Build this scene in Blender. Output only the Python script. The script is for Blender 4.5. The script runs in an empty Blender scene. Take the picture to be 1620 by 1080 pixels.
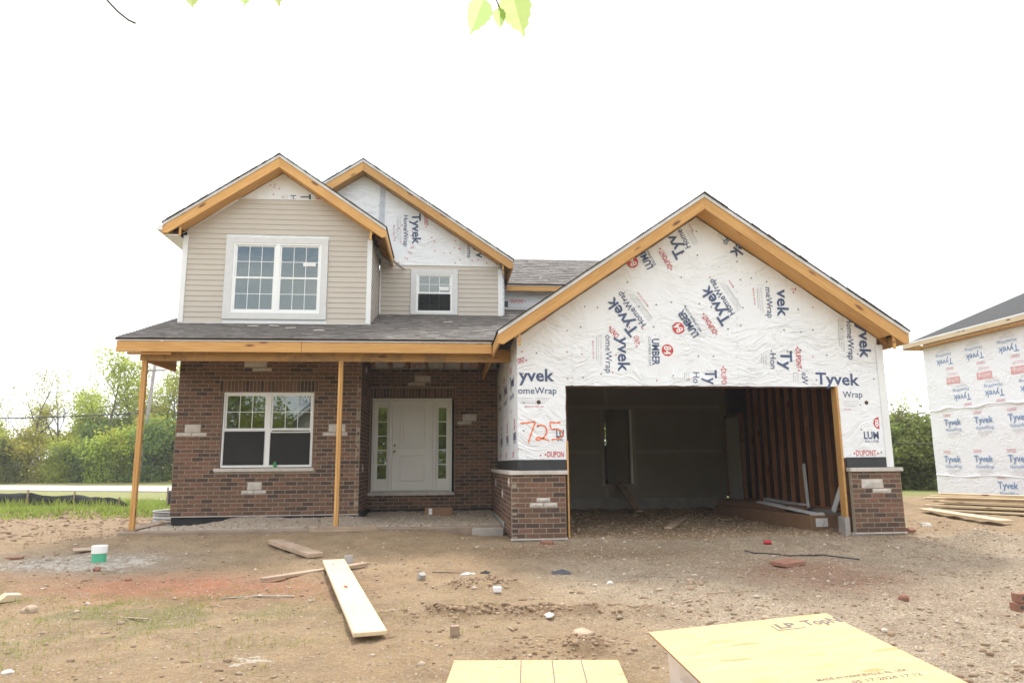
import bpy, bmesh, math, random
import numpy as np
from mathutils import Matrix, Vector, Euler

random.seed(7)
RNG = np.random.default_rng(7)
SC = bpy.context.scene
COL = SC.collection
R = math.radians

# ------------------------------------------------------------------ camera
CAM_POS = Vector((-2.043, -11.911, 1.2476))
YAW, PITCH, ROLL, FPX = 0.095, 0.171, 0.0084, 1118.7
fwd = Vector((math.sin(YAW) * math.cos(PITCH), math.cos(YAW) * math.cos(PITCH), math.sin(PITCH)))
rgt = Vector((math.cos(YAW), -math.sin(YAW), 0))
upv = rgt.cross(fwd)
cr = rgt * math.cos(ROLL) - upv * math.sin(ROLL)
cu = rgt * math.sin(ROLL) + upv * math.cos(ROLL)
cam_d = bpy.data.cameras.new('camera')
cam = bpy.data.objects.new('camera', cam_d)
COL.objects.link(cam)
m = Matrix((cr, cu, -fwd)).transposed().to_4x4()
m.translation = CAM_POS
cam.matrix_world = m
cam_d.sensor_width = 36.0
cam_d.lens = FPX / 1620 * 36
cam_d.clip_start = 0.05
cam_d.clip_end = 2000
SC.camera = cam

# ------------------------------------------------------------------ sky, sun, exposure
SUN_ELEV = R(56.5)
SUN_DIR = Vector((0.10 * math.cos(SUN_ELEV), 0.995 * math.cos(SUN_ELEV), math.sin(SUN_ELEV)))   # towards the sun
world = bpy.data.worlds.new('World')
SC.world = world
world.use_nodes = True
wt = world.node_tree
wt.nodes.clear()
wo = wt.nodes.new('ShaderNodeOutputWorld')
bg = wt.nodes.new('ShaderNodeBackground')
sky = wt.nodes.new('ShaderNodeTexSky')
sky.sky_type = 'NISHITA'
sky.sun_disc = False
sky.sun_elevation = SUN_ELEV
sky.sun_rotation = math.atan2(SUN_DIR.x, SUN_DIR.y)
sky.air_density = 1.0
sky.dust_density = 0.8
tc = wt.nodes.new('ShaderNodeTexCoord')
mp = wt.nodes.new('ShaderNodeMapping')
mp.inputs['Scale'].default_value = (1, 1, 2.2); mp.inputs['Location'].default_value = (2.6, 0.5, 0.0)
cn = wt.nodes.new('ShaderNodeTexNoise')
cn.inputs['Scale'].default_value = 1.7
cn.inputs['Detail'].default_value = 6
cn.inputs['Roughness'].default_value = 0.55
crp = wt.nodes.new('ShaderNodeValToRGB')
crp.color_ramp.elements[0].position = 0.30
crp.color_ramp.elements[0].color = (0.12, 0.12, 0.12, 1)
crp.color_ramp.elements[1].position = 0.44
crp.color_ramp.elements[1].color = (0.96, 0.96, 0.96, 1)
mixw = wt.nodes.new('ShaderNodeMix')
mixw.data_type = 'RGBA'
mixw.inputs[7].default_value = (6.85, 6.97, 7.15, 1)
wt.links.new(tc.outputs['Generated'], mp.inputs['Vector'])
wt.links.new(mp.outputs['Vector'], cn.inputs['Vector'])
wt.links.new(cn.outputs['Fac'], crp.inputs['Fac'])
wt.links.new(crp.outputs['Color'], mixw.inputs[0])
wt.links.new(sky.outputs['Color'], mixw.inputs[6])
wt.links.new(mixw.outputs[2], bg.inputs['Color'])
bg.inputs['Strength'].default_value = 0.15
wt.links.new(bg.outputs['Background'], wo.inputs['Surface'])

sun_d = bpy.data.lights.new('sun', 'SUN')
sun_d.energy = 2.1
sun_d.angle = R(9.0)
sun_d.color = (1.0, 0.955, 0.89)
sun = bpy.data.objects.new('sun', sun_d)
COL.objects.link(sun)
sun.location = (0, 20, 30)
sun.rotation_euler = SUN_DIR.to_track_quat('Z', 'Y').to_euler()

SC.view_settings.view_transform = 'Standard'
SC.view_settings.look = 'None'
SC.view_settings.gamma = 1.0
SC.view_settings.exposure = 0.98
SC.render.engine = 'CYCLES'
SC.cycles.use_denoising = True
SC.cycles.max_bounces = 8
SC.cycles.transparent_max_bounces = 8

# ------------------------------------------------------------------ helpers: objects
def wm(o):
    b = o.matrix_basis
    if o.parent is None:
        return b.copy()
    return wm(o.parent) @ o.matrix_parent_inverse @ b

def setp(o, parent):
    if parent is not None:
        o.parent = parent
        o.matrix_parent_inverse = wm(parent).inverted()

def link(name, me, mats=None, parent=None, mw=None):
    o = bpy.data.objects.new(name, me)
    COL.objects.link(o)
    if mw is not None:
        o.matrix_basis = mw
    if mats is not None and not me.materials:
        for mt in (mats if isinstance(mats, (list, tuple)) else [mats]):
            me.materials.append(mt)
    setp(o, parent)
    return o

def tag(o, label, cat=None, group=None, kind=None):
    if label: o['label'] = label
    if cat: o['category'] = cat
    if group: o['group'] = group
    if kind: o['kind'] = kind
    return o

def thing(name, loc, label, cat, group=None, rz=0):
    o = bpy.data.objects.new(name, None)
    COL.objects.link(o)
    o.empty_display_size = 0.2
    o.location = loc
    o.rotation_euler = (0, 0, rz)
    return tag(o, label, cat, group)

def pyd(name, v, f):
    me = bpy.data.meshes.new(name)
    me.from_pydata([tuple(map(float, p)) for p in v], [], f)
    me.update()
    return me

class MB:
    """collects vertices and faces for one mesh"""
    def __init__(s): s.v = []; s.f = []; s.mi = []
    def add(s, v, f, mi=0):
        b = len(s.v); s.v += [tuple(p) for p in v]
        s.f += [tuple(i + b for i in q) for q in f]; s.mi += [mi] * len(f)
        return s
    def box(s, a, b, mi=0):
        x0, y0, z0 = a; x1, y1, z1 = b
        return s.add([(x0,y0,z0),(x1,y0,z0),(x1,y1,z0),(x0,y1,z0),(x0,y0,z1),(x1,y0,z1),(x1,y1,z1),(x0,y1,z1)],
                     [(0,3,2,1),(4,5,6,7),(0,1,5,4),(1,2,6,5),(2,3,7,6),(3,0,4,7)], mi)
    def poly_xz(s, pts, y0, y1, mi=0):
        """pts counter-clockwise seen from -Y"""
        n = len(pts)
        v = [(x, y0, z) for x, z in pts] + [(x, y1, z) for x, z in pts]
        f = [tuple(range(n)), tuple(range(2*n-1, n-1, -1))]
        for i in range(n):
            j = (i+1) % n
            f.append((i, i+n, j+n, j))
        return s.add(v, f, mi)
    def tube(s, pts, rad, n=6, mi=0, cap=True):
        pts = [Vector(p) for p in pts]
        rr = rad if isinstance(rad, (list, tuple)) else [rad]*len(pts)
        v = []; prev = None
        for i, p in enumerate(pts):
            d = (pts[min(i+1, len(pts)-1)] - pts[max(i-1, 0)]).normalized()
            a = Vector((0,0,1)) if abs(d.z) < 0.9 else Vector((1,0,0))
            if prev is not None: a = prev
            e1 = (a - d*a.dot(d)).normalized(); e2 = d.cross(e1); prev = e1
            for k in range(n):
                t = 2*math.pi*k/n
                v.append(p + (e1*math.cos(t) + e2*math.sin(t))*rr[i])
        f = []
        for i in range(len(pts)-1):
            for k in range(n):
                k2 = (k+1) % n
                f.append((i*n+k, i*n+k2, (i+1)*n+k2, (i+1)*n+k))
        if cap:
            f.append(tuple(range(n-1, -1, -1)))
            f.append(tuple(range((len(pts)-1)*n, len(pts)*n)))
        return s.add(v, f, mi)
    def mesh(s, name):
        me = pyd(name, s.v, s.f)
        if any(s.mi): me.polygons.foreach_set('material_index', s.mi)
        return me
    def build(s, name, mats, parent=None, mw=None, smooth=False):
        me = s.mesh(name)
        if smooth: me.polygons.foreach_set('use_smooth', [True]*len(me.polygons))
        return link(name, me, mats, parent, mw)

def bevel(o, w=0.003, seg=1):
    b = o.modifiers.new('bevel', 'BEVEL'); b.width = w; b.segments = seg; b.limit_method = 'ANGLE'
    return o

def frame_of(p0, p1, up):
    p0 = Vector(p0); p1 = Vector(p1)
    x = (p1-p0).normalized(); up = Vector(up)
    z = (up - x*up.dot(x)).normalized(); y = z.cross(x)
    mm = Matrix((x, y, z)).transposed().to_4x4(); mm.translation = (p0+p1)/2
    return mm, (p1-p0).length

def board(name, p0, p1, wid, thk, mat, parent=None, up=(0,0,1), bev=0.004, warp=0.0, segs=1):
    """a plank whose long axis is local X, width local Y, thickness local Z (along up)"""
    mm, L = frame_of(p0, p1, up)
    mb = MB()
    if segs == 1:
        mb.box((-L/2, -wid/2, -thk/2), (L/2, wid/2, thk/2))
    else:
        ph = random.uniform(0, 6)
        pts = []
        for i in range(segs+1):
            t = i/segs
            dz = warp*math.sin(math.pi*t)
            x = -L/2 + L*t
            pts.append([(x,-wid/2,-thk/2+dz),(x,wid/2,-thk/2+dz),(x,wid/2,thk/2+dz),(x,-wid/2,thk/2+dz)])
        v = [p for q in pts for p in q]; f = []
        for i in range(segs):
            for k in range(4):
                a, b2 = i*4+k, i*4+(k+1)%4
                f.append((a, b2, b2+4, a+4))
        f.append((0,3,2,1)); n = segs*4; f.append((n, n+1, n+2, n+3))
        mb.add(v, f)
        mb.f = [tuple(reversed(q)) if False else q for q in mb.f]
    o = mb.build(name, mat, parent, mm)
    if segs > 1:
        bm = bmesh.new(); bm.from_mesh(o.data); bmesh.ops.recalc_face_normals(bm, faces=bm.faces); bm.to_mesh(o.data); bm.free()
    if bev: bevel(o, bev)
    return o

# ------------------------------------------------------------------ helpers: noise
def vnoise(x, y, seed=0):
    x = np.asarray(x, float); y = np.asarray(y, float)
    xi = np.floor(x).astype(np.int64); yi = np.floor(y).astype(np.int64)
    xf = x-xi; yf = y-yi
    u = xf*xf*(3-2*xf); w = yf*yf*(3-2*yf)
    def h(a, b):
        n = (a*374761393 + b*668265263 + seed*1442695041) & 0x7fffffff
        n = ((n ^ (n >> 13))*1274126177) & 0x7fffffff
        n = n ^ (n >> 16)
        return (n % 100003)/100003.0
    a = h(xi, yi)*(1-u)+h(xi+1, yi)*u
    b = h(xi, yi+1)*(1-u)+h(xi+1, yi+1)*u
    return a*(1-w)+b*w
def fbm(x, y, seed=0, octv=4):
    s = 0; a = 1; t = 0
    for i in range(octv):
        s = s + a*vnoise(np.asarray(x)*2**i, np.asarray(y)*2**i, seed+i*17); t += a; a *= 0.5
    return s/t

# ------------------------------------------------------------------ materials
class NT:
    def __init__(s, name):
        s.m = bpy.data.materials.new(name); s.m.use_nodes = True
        s.t = s.m.node_tree; s.t.nodes.clear()
        s.out = s.n('ShaderNodeOutputMaterial')
    def n(s, typ, **kw):
        nd = s.t.nodes.new(typ)
        for k, v in kw.items():
            if k in nd.inputs: nd.inputs[k].default_value = v
            else: setattr(nd, k, v)
        return nd
    def l(s, a, b): s.t.links.new(a, b)
    def coord(s, which='Object', scale=(1,1,1), loc=(0,0,0)):
        if which == 'Position':
            o = s.n('ShaderNodeNewGeometry').outputs['Position']
        else:
            o = s.n('ShaderNodeTexCoord').outputs[which]
        mpn = s.n('ShaderNodeMapping'); mpn.inputs['Scale'].default_value = scale; mpn.inputs['Location'].default_value = loc
        s.l(o, mpn.inputs['Vector']); return mpn.outputs['Vector']
    def noise(s, vec, scale, detail=4, rough=0.55, dist=0.0, typ=None):
        nd = s.n('ShaderNodeTexNoise')
        if typ: nd.noise_type = typ
        nd.inputs['Scale'].default_value = scale; nd.inputs['Detail'].default_value = detail
        nd.inputs['Roughness'].default_value = rough; nd.inputs['Distortion'].default_value = dist
        s.l(vec, nd.inputs['Vector']); return nd.outputs['Fac']
    def vor(s, vec, scale, feat='F1', out='Distance'):
        nd = s.n('ShaderNodeTexVoronoi'); nd.feature = feat; nd.inputs['Scale'].default_value = scale
        s.l(vec, nd.inputs['Vector']); return nd.outputs[out]
    def ramp(s, fac, stops):
        nd = s.n('ShaderNodeValToRGB'); cr_ = nd.color_ramp
        while len(cr_.elements) < len(stops): cr_.elements.new(0.5)
        for e, (p, c) in zip(cr_.elements, stops):
            e.position = p; e.color = (*c, 1) if len(c) == 3 else c
        s.l(fac, nd.inputs['Fac']); return nd.outputs['Color']
    def mix(s, fac, a, b, blend='MIX'):
        nd = s.n('ShaderNodeMix'); nd.data_type = 'RGBA'; nd.blend_type = blend
        for sock, val in ((nd.inputs[0], fac), (nd.inputs[6], a), (nd.inputs[7], b)):
            if isinstance(val, (int, float)): sock.default_value = val
            elif isinstance(val, tuple): sock.default_value = (*val, 1)
            else: s.l(val, sock)
        return nd.outputs[2]
    def math(s, op, a, b=0.0, clamp=False):
        nd = s.n('ShaderNodeMath'); nd.operation = op; nd.use_clamp = clamp
        for sock, val in ((nd.inputs[0], a), (nd.inputs[1], b)):
            if isinstance(val, (int, float)): sock.default_value = val
            else: s.l(val, sock)
        return nd.outputs[0]
    def bump(s, h, strength=0.3, dist=0.01, nrm=None):
        nd = s.n('ShaderNodeBump'); nd.inputs['Strength'].default_value = strength; nd.inputs['Distance'].default_value = dist
        s.l(h, nd.inputs['Height'])
        if nrm is not None: s.l(nrm, nd.inputs['Normal'])
        return nd.outputs['Normal']
    def pbr(s, col, rough=0.8, nrm=None, metal=0.0, spec=0.5):
        nd = s.n('ShaderNodeBsdfPrincipled')
        for k, val in (('Base Color', col), ('Roughness', rough), ('Metallic', metal), ('Specular IOR Level', spec)):
            sock = nd.inputs[k]
            if isinstance(val, (int, float)): sock.default_value = val
            elif isinstance(val, tuple): sock.default_value = (*val, 1)
            else: s.l(val, sock)
        if nrm is not None: s.l(nrm, nd.inputs['Normal'])
        return nd.outputs['BSDF']
    def done(s, sh):
        s.l(sh, s.out.inputs['Surface']); return s.m

def m_plain(name, col, rough=0.7, var=0.15, scale=6.0, bump=0.15, bscale=40.0, metal=0.0, spec=0.5, coord='Object'):
    t = NT(name); v = t.coord(coord)
    n1 = t.noise(v, scale, 5)
    c = t.ramp(n1, [(0.25, tuple(x*(1-var) for x in col)), (0.75, tuple(min(1, x*(1+var)) for x in col))])
    nr = t.bump(t.noise(v, bscale, 4), bump, 0.004)
    return t.done(t.pbr(c, rough, nr, metal, spec))

def m_wood(name, light, dark, knots=True, wear=0.0, rough=0.75):
    t = NT(name)
    rnd = t.n('ShaderNodeObjectInfo').outputs['Random']
    tcn = t.n('ShaderNodeTexCoord').outputs['Object']
    comb = t.n('ShaderNodeCombineXYZ')
    t.l(t.math('MULTIPLY', rnd, 37.0), comb.inputs[0]); t.l(t.math('MULTIPLY', rnd, 11.0), comb.inputs[1]); t.l(t.math('MULTIPLY', rnd, 23.0), comb.inputs[2])
    ad = t.n('ShaderNodeVectorMath'); ad.operation = 'ADD'; t.l(tcn, ad.inputs[0]); t.l(comb.outputs[0], ad.inputs[1])
    mpn = t.n('ShaderNodeMapping'); mpn.inputs['Scale'].default_value = (0.9, 16, 16); t.l(ad.outputs[0], mpn.inputs['Vector'])
    g = t.noise(mpn.outputs['Vector'], 2.6, 6, 0.6, 0.4)
    c = t.ramp(g, [(0.28, dark), (0.5, tuple((a+b)/2 for a, b in zip(light, dark))), (0.68, light)])
    big = t.noise(ad.outputs[0], 1.3, 3)
    c = t.mix(t.math('MULTIPLY', t.math('SUBTRACT', big, 0.45, True), 1.1, True), c, tuple(x*0.72 for x in dark))
    if knots:
        mp2 = t.n('ShaderNodeMapping'); mp2.inputs['Scale'].default_value = (1.6, 5.5, 5.5); t.l(ad.outputs[0], mp2.inputs['Vector'])
        d = t.vor(mp2.outputs['Vector'], 1.0)
        k = t.ramp(d, [(0.09, (1,1,1)), (0.19, (0,0,0))])
        c = t.mix(k, c, (0.17, 0.075, 0.03))
    if wear:
        w = t.ramp(t.noise(ad.outputs[0], 3.0, 5, 0.7), [(0.5, (0,0,0)), (0.7, (wear,)*3)])
        c = t.mix(w, c, (0.16, 0.12, 0.09))
    hs = t.n('ShaderNodeHueSaturation'); t.l(c, hs.inputs['Color'])
    t.l(t.math('ADD', t.math('MULTIPLY', rnd, 0.3), 0.85), hs.inputs['Value'])
    nr = t.bump(g, 0.25, 0.003)
    return t.done(t.pbr(hs.outputs['Color'], rough, nr))

MAT = {}
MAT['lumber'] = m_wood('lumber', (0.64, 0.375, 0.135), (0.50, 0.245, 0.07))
MAT['lumber_shade'] = MAT['lumber']
MAT['pale_lumber'] = m_wood('pale_lumber', (0.66, 0.54, 0.36), (0.54, 0.40, 0.24))
MAT['old_lumber'] = m_wood('old_lumber', (0.46, 0.35, 0.25), (0.30, 0.20, 0.13), wear=0.6)
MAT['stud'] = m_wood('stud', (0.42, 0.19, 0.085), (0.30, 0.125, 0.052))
MAT['white_trim'] = m_plain('white_trim', (0.74, 0.74, 0.73), 0.45, 0.03, 4, 0.05)
MAT['grey_trim'] = m_plain('grey_trim', (0.62, 0.61, 0.60), 0.5, 0.05, 8, 0.05)
MAT['white_vinyl'] = m_plain('white_vinyl', (0.82, 0.82, 0.81), 0.35, 0.02, 4, 0.02)
MAT['door_paint'] = m_plain('door_paint', (0.72, 0.70, 0.66), 0.45, 0.03, 4, 0.05)
MAT['siding'] = m_plain('siding', (0.50, 0.445, 0.38), 0.5, 0.04, 3, 0.12, 60)
MAT['limestone'] = m_plain('limestone', (0.52, 0.47, 0.42), 0.85, 0.18, 9, 0.5, 30, coord='Position')
MAT['concrete'] = m_plain('concrete', (0.34, 0.31, 0.28), 0.9, 0.22, 3, 0.4, 25, coord='Position')
MAT['damp_proofing'] = m_plain('damp_proofing', (0.018, 0.018, 0.02), 0.6, 0.4, 3, 0.5, 14, coord='Position')
MAT['flashing'] = m_plain('flashing', (0.022, 0.023, 0.026), 0.4, 0.3, 4, 0.2, 12, coord='Position')
MAT['mortar'] = m_plain('mortar', (0.285, 0.235, 0.17), 0.95, 0.2, 12, 0.5, 60, coord='Position')
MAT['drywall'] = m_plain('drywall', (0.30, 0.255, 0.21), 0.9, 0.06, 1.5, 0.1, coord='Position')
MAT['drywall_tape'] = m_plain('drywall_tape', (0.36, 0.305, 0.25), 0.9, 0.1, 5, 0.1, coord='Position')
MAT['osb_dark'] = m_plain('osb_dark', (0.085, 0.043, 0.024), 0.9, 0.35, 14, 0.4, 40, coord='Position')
MAT['galv'] = m_plain('galv', (0.30, 0.29, 0.27), 0.45, 0.15, 8, 0.1, metal=0.55)
MAT['dark_metal'] = m_plain('dark_metal', (0.05, 0.05, 0.05), 0.5, 0.2)
MAT['brass'] = m_plain('brass', (0.55, 0.42, 0.2), 0.25, 0.05, metal=1.0)
MAT['cardboard'] = m_plain('cardboard', (0.24, 0.135, 0.075), 0.85, 0.12, 4, 0.1)
MAT['black_fabric'] = m_plain('black_fabric', (0.018, 0.019, 0.02), 0.8, 0.4, 5, 0.4, 20)
MAT['rubber'] = m_plain('rubber', (0.02, 0.02, 0.022), 0.6, 0.3)
MAT['paper'] = m_plain('paper', (0.75, 0.74, 0.72), 0.8, 0.1)
MAT['pipe_green'] = m_plain('pipe_green', (0.08, 0.42, 0.24), 0.45, 0.1)
MAT['pole_wood'] = m_plain('pole_wood', (0.30, 0.27, 0.25), 0.9, 0.25, 5, 0.4)
MAT['ink_blue'] = None
MAT['rock'] = m_plain('rock', (0.40, 0.30, 0.21), 0.9, 0.25, 6, 0.6, 18)
MAT['white_rock'] = m_plain('white_rock', (0.62, 0.58, 0.52), 0.9, 0.15, 6, 0.5, 18)
MAT['red_clay'] = m_plain('red_clay', (0.27, 0.13, 0.085), 0.9, 0.25, 10, 0.4, 25)
MAT['road'] = m_plain('road', (0.42, 0.38, 0.345), 0.9, 0.1, 1.2, 0.2, coord='Position')

def wrap_height(t, v):
    wn = t.n('ShaderNodeTexNoise'); wn.inputs['Scale'].default_value = 0.9; wn.inputs['Detail'].default_value = 2; t.l(v, wn.inputs['Vector'])
    ad = t.n('ShaderNodeVectorMath'); ad.operation = 'MULTIPLY_ADD'; t.l(wn.outputs['Color'], ad.inputs[0]); ad.inputs[1].default_value = (1.1, 1.1, 1.1); t.l(v, ad.inputs[2])
    v2 = ad.outputs[0]
    outs = []
    for rot, sc, k in ((35, (0.8, 1, 3.0), 1.0), (-50, (0.8, 1, 2.6), 1.0), (80, (0.7, 1, 2.2), 0.8)):
        mpn = t.n('ShaderNodeMapping'); mpn.inputs['Rotation'].default_value = (0, R(rot), 0); mpn.inputs['Scale'].default_value = sc; t.l(v2, mpn.inputs['Vector'])
        nz = t.noise(mpn.outputs['Vector'], 2.4, 4, 0.5, 0.3)
        rid = t.math('SUBTRACT', 1.0, t.math('ABSOLUTE', t.math('MULTIPLY', t.math('SUBTRACT', nz, 0.5), 5.0)), True)     # thin creases
        msk = t.ramp(t.noise(v, 0.8+0.3*k, 2), [(0.42, (0, 0, 0)), (0.62, (1, 1, 1))])
        outs.append(t.math('MULTIPLY', t.math('MULTIPLY', t.math('POWER', rid, 2.0), msk), 0.45*k))
    h = t.math('ADD', t.math('ADD', outs[0], outs[1]), outs[2])
    big = t.noise(v2, 2.0, 3, 0.5)
    return t.math('ADD', t.math('ADD', h, t.math('MULTIPLY', big, 0.9)), t.math('MULTIPLY', t.noise(v, 14, 3, 0.6), 0.12))

def m_wrap(name, col, rough=0.55, bs=0.55):
    t = NT(name); v = t.coord('Position')
    c = t.ramp(t.noise(v, 1.1, 4), [(0.3, tuple(x*0.965 for x in col)), (0.7, col)])
    c = t.mix(t.ramp(t.noise(v, 0.55, 4, 0.6), [(0.52, (0,0,0)), (0.75, (0.12,)*3)]), c, (0.70, 0.63, 0.52))
    return t.done(t.pbr(c, rough, t.bump(wrap_height(t, v), bs*1.0, 0.065), 0, 0.35))
MAT['wrap'] = m_wrap('wrap', (0.80, 0.81, 0.825))
MAT['wrap_far'] = m_wrap('wrap_far', (0.82, 0.835, 0.87), 0.55, 0.45)
def m_ink(name, col):
    t = NT(name); v = t.coord('Position')
    c = t.ramp(t.noise(v, 30, 4, 0.7), [(0.25, tuple(x*0.85 for x in col)), (0.75, tuple(min(1, x*1.25) for x in col))])
    return t.done(t.pbr(c, 0.55, t.bump(wrap_height(t, v), 0.5, 0.05), 0, 0.3))
MAT['ink_blue'] = m_ink('ink_blue', (0.075, 0.10, 0.185))
MAT['ink_red'] = m_ink('ink_red', (0.52, 0.07, 0.075))
MAT['ink_grey'] = m_ink('ink_grey', (0.40, 0.40, 0.42))
MAT['ink_white'] = m_ink('ink_white', (0.78, 0.77, 0.75))
MAT['ink_pale_blue'] = m_ink('ink_pale_blue', (0.17, 0.27, 0.47))
MAT['ink_pale_red'] = m_ink('ink_pale_red', (0.66, 0.33, 0.34))
MAT['spray_orange'] = m_ink('spray_orange', (0.85, 0.17, 0.04))
MAT['tape'] = m_ink('tape', (0.50, 0.53, 0.57))

def m_brick():
    t = NT('brick')
    at = t.n('ShaderNodeAttribute'); at.attribute_name = 'rnd'
    f = at.outputs['Fac']
    c = t.ramp(f, [(0.0, (0.066, 0.043, 0.038)), (0.16, (0.088, 0.055, 0.045)), (0.28, (0.150, 0.085, 0.058)), (0.6, (0.185, 0.099, 0.065)), (0.85, (0.225, 0.122, 0.078)), (1.0, (0.205, 0.094, 0.066))])
    v = t.coord('Position')
    n1 = t.noise(v, 22, 5, 0.65)
    c = t.mix(t.ramp(n1, [(0.35, (0,0,0)), (0.75, (0.45,)*3)]), c, (0.08, 0.052, 0.043))
    n2 = t.noise(v, 5, 4, 0.7)
    c = t.mix(t.ramp(n2, [(0.55, (0,0,0)), (0.8, (0.3,)*3)]), c, (0.24, 0.19, 0.15))
    return t.done(t.pbr(c, 0.9, t.bump(t.noise(v, 120, 3), 0.6, 0.004), 0, 0.3))
MAT['brick'] = m_brick()

def m_shingle(name, a, b):
    t = NT(name)
    at = t.n('ShaderNodeAttribute'); at.attribute_name = 'rnd'
    c = t.ramp(at.outputs['Fac'], [(0.0, a), (0.5, tuple((x+y)/2 for x, y in zip(a, b))), (1.0, b)])
    v = t.coord('Position')
    c = t.mix(t.ramp(t.noise(v, 90, 3, 0.7), [(0.3, (0,0,0)), (0.8, (0.5,)*3)]), c, tuple(x*1.7 for x in b))
    return t.done(t.pbr(c, 0.9, t.bump(t.noise(v, 220, 2), 0.5, 0.004), 0, 0.35))
MAT['shingle'] = m_shingle('shingle', (0.075, 0.067, 0.062), (0.17, 0.152, 0.138))
MAT['shingle_dark'] = m_plain('shingle_dark', (0.019, 0.020, 0.022), 0.9, 0.3, 5, 0.4, 30, coord='Position')
MAT['shingle_edge'] = m_plain('shingle_edge', (0.045, 0.036, 0.034), 0.95, 0.3, 9, 0.5, 40, coord='Position')

def m_glass(name, ior=2.0, tint=(0.75, 0.8, 0.8)):
    t = NT(name)
    fr = t.n('ShaderNodeFresnel'); fr.inputs['IOR'].default_value = ior
    gl = t.n('ShaderNodeBsdfGlossy'); gl.inputs['Roughness'].default_value = 0.015; gl.inputs['Color'].default_value = (0.93, 0.98, 0.93, 1)
    v = t.coord('Position'); t.l(t.bump(t.noise(v, 1.2, 2), 0.06, 0.02), gl.inputs['Normal'])
    tr = t.n('ShaderNodeBsdfTransparent'); tr.inputs['Color'].default_value = (*tint, 1)
    mx = t.n('ShaderNodeMixShader'); t.l(fr.outputs[0], mx.inputs[0]); t.l(tr.outputs[0], mx.inputs[1]); t.l(gl.outputs[0], mx.inputs[2])
    return t.done(mx.outputs[0])
MAT['glass'] = m_glass('glass')
MAT['screen'] = m_plain('screen', (0.020, 0.019, 0.018), 0.85, 0.25, 2, 0.1)
def m_mesh(name):
    t = NT(name)
    d = t.n('ShaderNodeBsdfDiffuse'); d.inputs['Color'].default_value = (0.02, 0.02, 0.02, 1)
    tr = t.n('ShaderNodeBsdfTransparent'); mx = t.n('ShaderNodeMixShader'); mx.inputs[0].default_value = 0.55
    t.l(tr.outputs[0], mx.inputs[1]); t.l(d.outputs[0], mx.inputs[2]); return t.done(mx.outputs[0])
MAT['screen_mesh'] = m_mesh('screen_mesh')
MAT['room'] = m_plain('room', (0.30, 0.29, 0.27), 0.9, 0.05, 2, 0.05, coord='Position')

def m_leaf(name, a, b, trans=0.35):
    t = NT(name)
    at = t.n('ShaderNodeAttribute'); at.attribute_name = 'rnd'
    rnd = t.n('ShaderNodeObjectInfo').outputs['Random']
    c = t.ramp(at.outputs['Fac'], [(0.0, a), (1.0, b)])
    hs = t.n('ShaderNodeHueSaturation'); t.l(c, hs.inputs['Color'])
    t.l(t.math('ADD', t.math('MULTIPLY', rnd, 0.05), 0.475), hs.inputs['Hue'])
    t.l(t.math('ADD', t.math('MULTIPLY', rnd, 0.35), 0.82), hs.inputs['Value'])
    d = t.n('ShaderNodeBsdfDiffuse'); t.l(hs.outputs[0], d.inputs['Color'])
    tl = t.n('ShaderNodeBsdfTranslucent'); t.l(hs.outputs[0], tl.inputs['Color'])
    mx = t.n('ShaderNodeMixShader'); mx.inputs[0].default_value = trans
    t.l(d.outputs[0], mx.inputs[1]); t.l(tl.outputs[0], mx.inputs[2])
    return t.done(mx.outputs[0])
MAT['leaf'] = m_leaf('leaf', (0.29, 0.32, 0.05), (0.58, 0.60, 0.13), 0.6)
MAT['leaf_dark'] = m_leaf('leaf_dark', (0.13, 0.165, 0.05), (0.28, 0.33, 0.10), 0.55)
MAT['leaf_near'] = m_leaf('leaf_near', (0.34, 0.44, 0.15), (0.50, 0.57, 0.26), 0.65)
MAT['grass'] = m_leaf('grass', (0.20, 0.26, 0.055), (0.38, 0.42, 0.11), 0.45)
MAT['bark'] = m_plain('bark', (0.13, 0.105, 0.085), 0.95, 0.3, 4, 0.6, 14)

def m_osb(name, base, chips, strand):
    t = NT(name); v = t.coord('Object')
    mpn = t.n('ShaderNodeMapping'); mpn.inputs['Scale'].default_value = strand; t.l(v, mpn.inputs['Vector'])
    vo = t.n('ShaderNodeTexVoronoi'); vo.inputs['Scale'].default_value = 1.0; t.l(mpn.outputs[0], vo.inputs['Vector'])
    sep = t.n('ShaderNodeSeparateColor'); t.l(vo.outputs['Color'], sep.inputs[0])
    c = t.ramp(sep.outputs[0], [(0.0, tuple(x*0.88 for x in base)), (0.7, base), (0.97, tuple(min(1, x*1.1) for x in base)), (1.0, chips)])
    c = t.mix(t.ramp(t.noise(v, 2.5, 5, 0.7), [(0.5, (0,0,0)), (0.8, (0.25,)*3)]), c, chips)
    sp = t.ramp(t.noise(v, 26, 3, 0.7), [(0.70, (0,0,0)), (0.78, (0.7,)*3)])
    c = t.mix(sp, c, tuple(x*0.6 for x in chips))
    return t.done(t.pbr(c, 0.7, t.bump(sep.outputs[1], 0.15, 0.002)))
MAT['osb'] = m_osb('osb', (0.54, 0.375, 0.185), (0.36, 0.20, 0.08), (22, 40, 10))
MAT['plywood'] = m_osb('plywood', (0.55, 0.39, 0.175), (0.42, 0.24, 0.08), (7, 30, 10))

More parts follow.
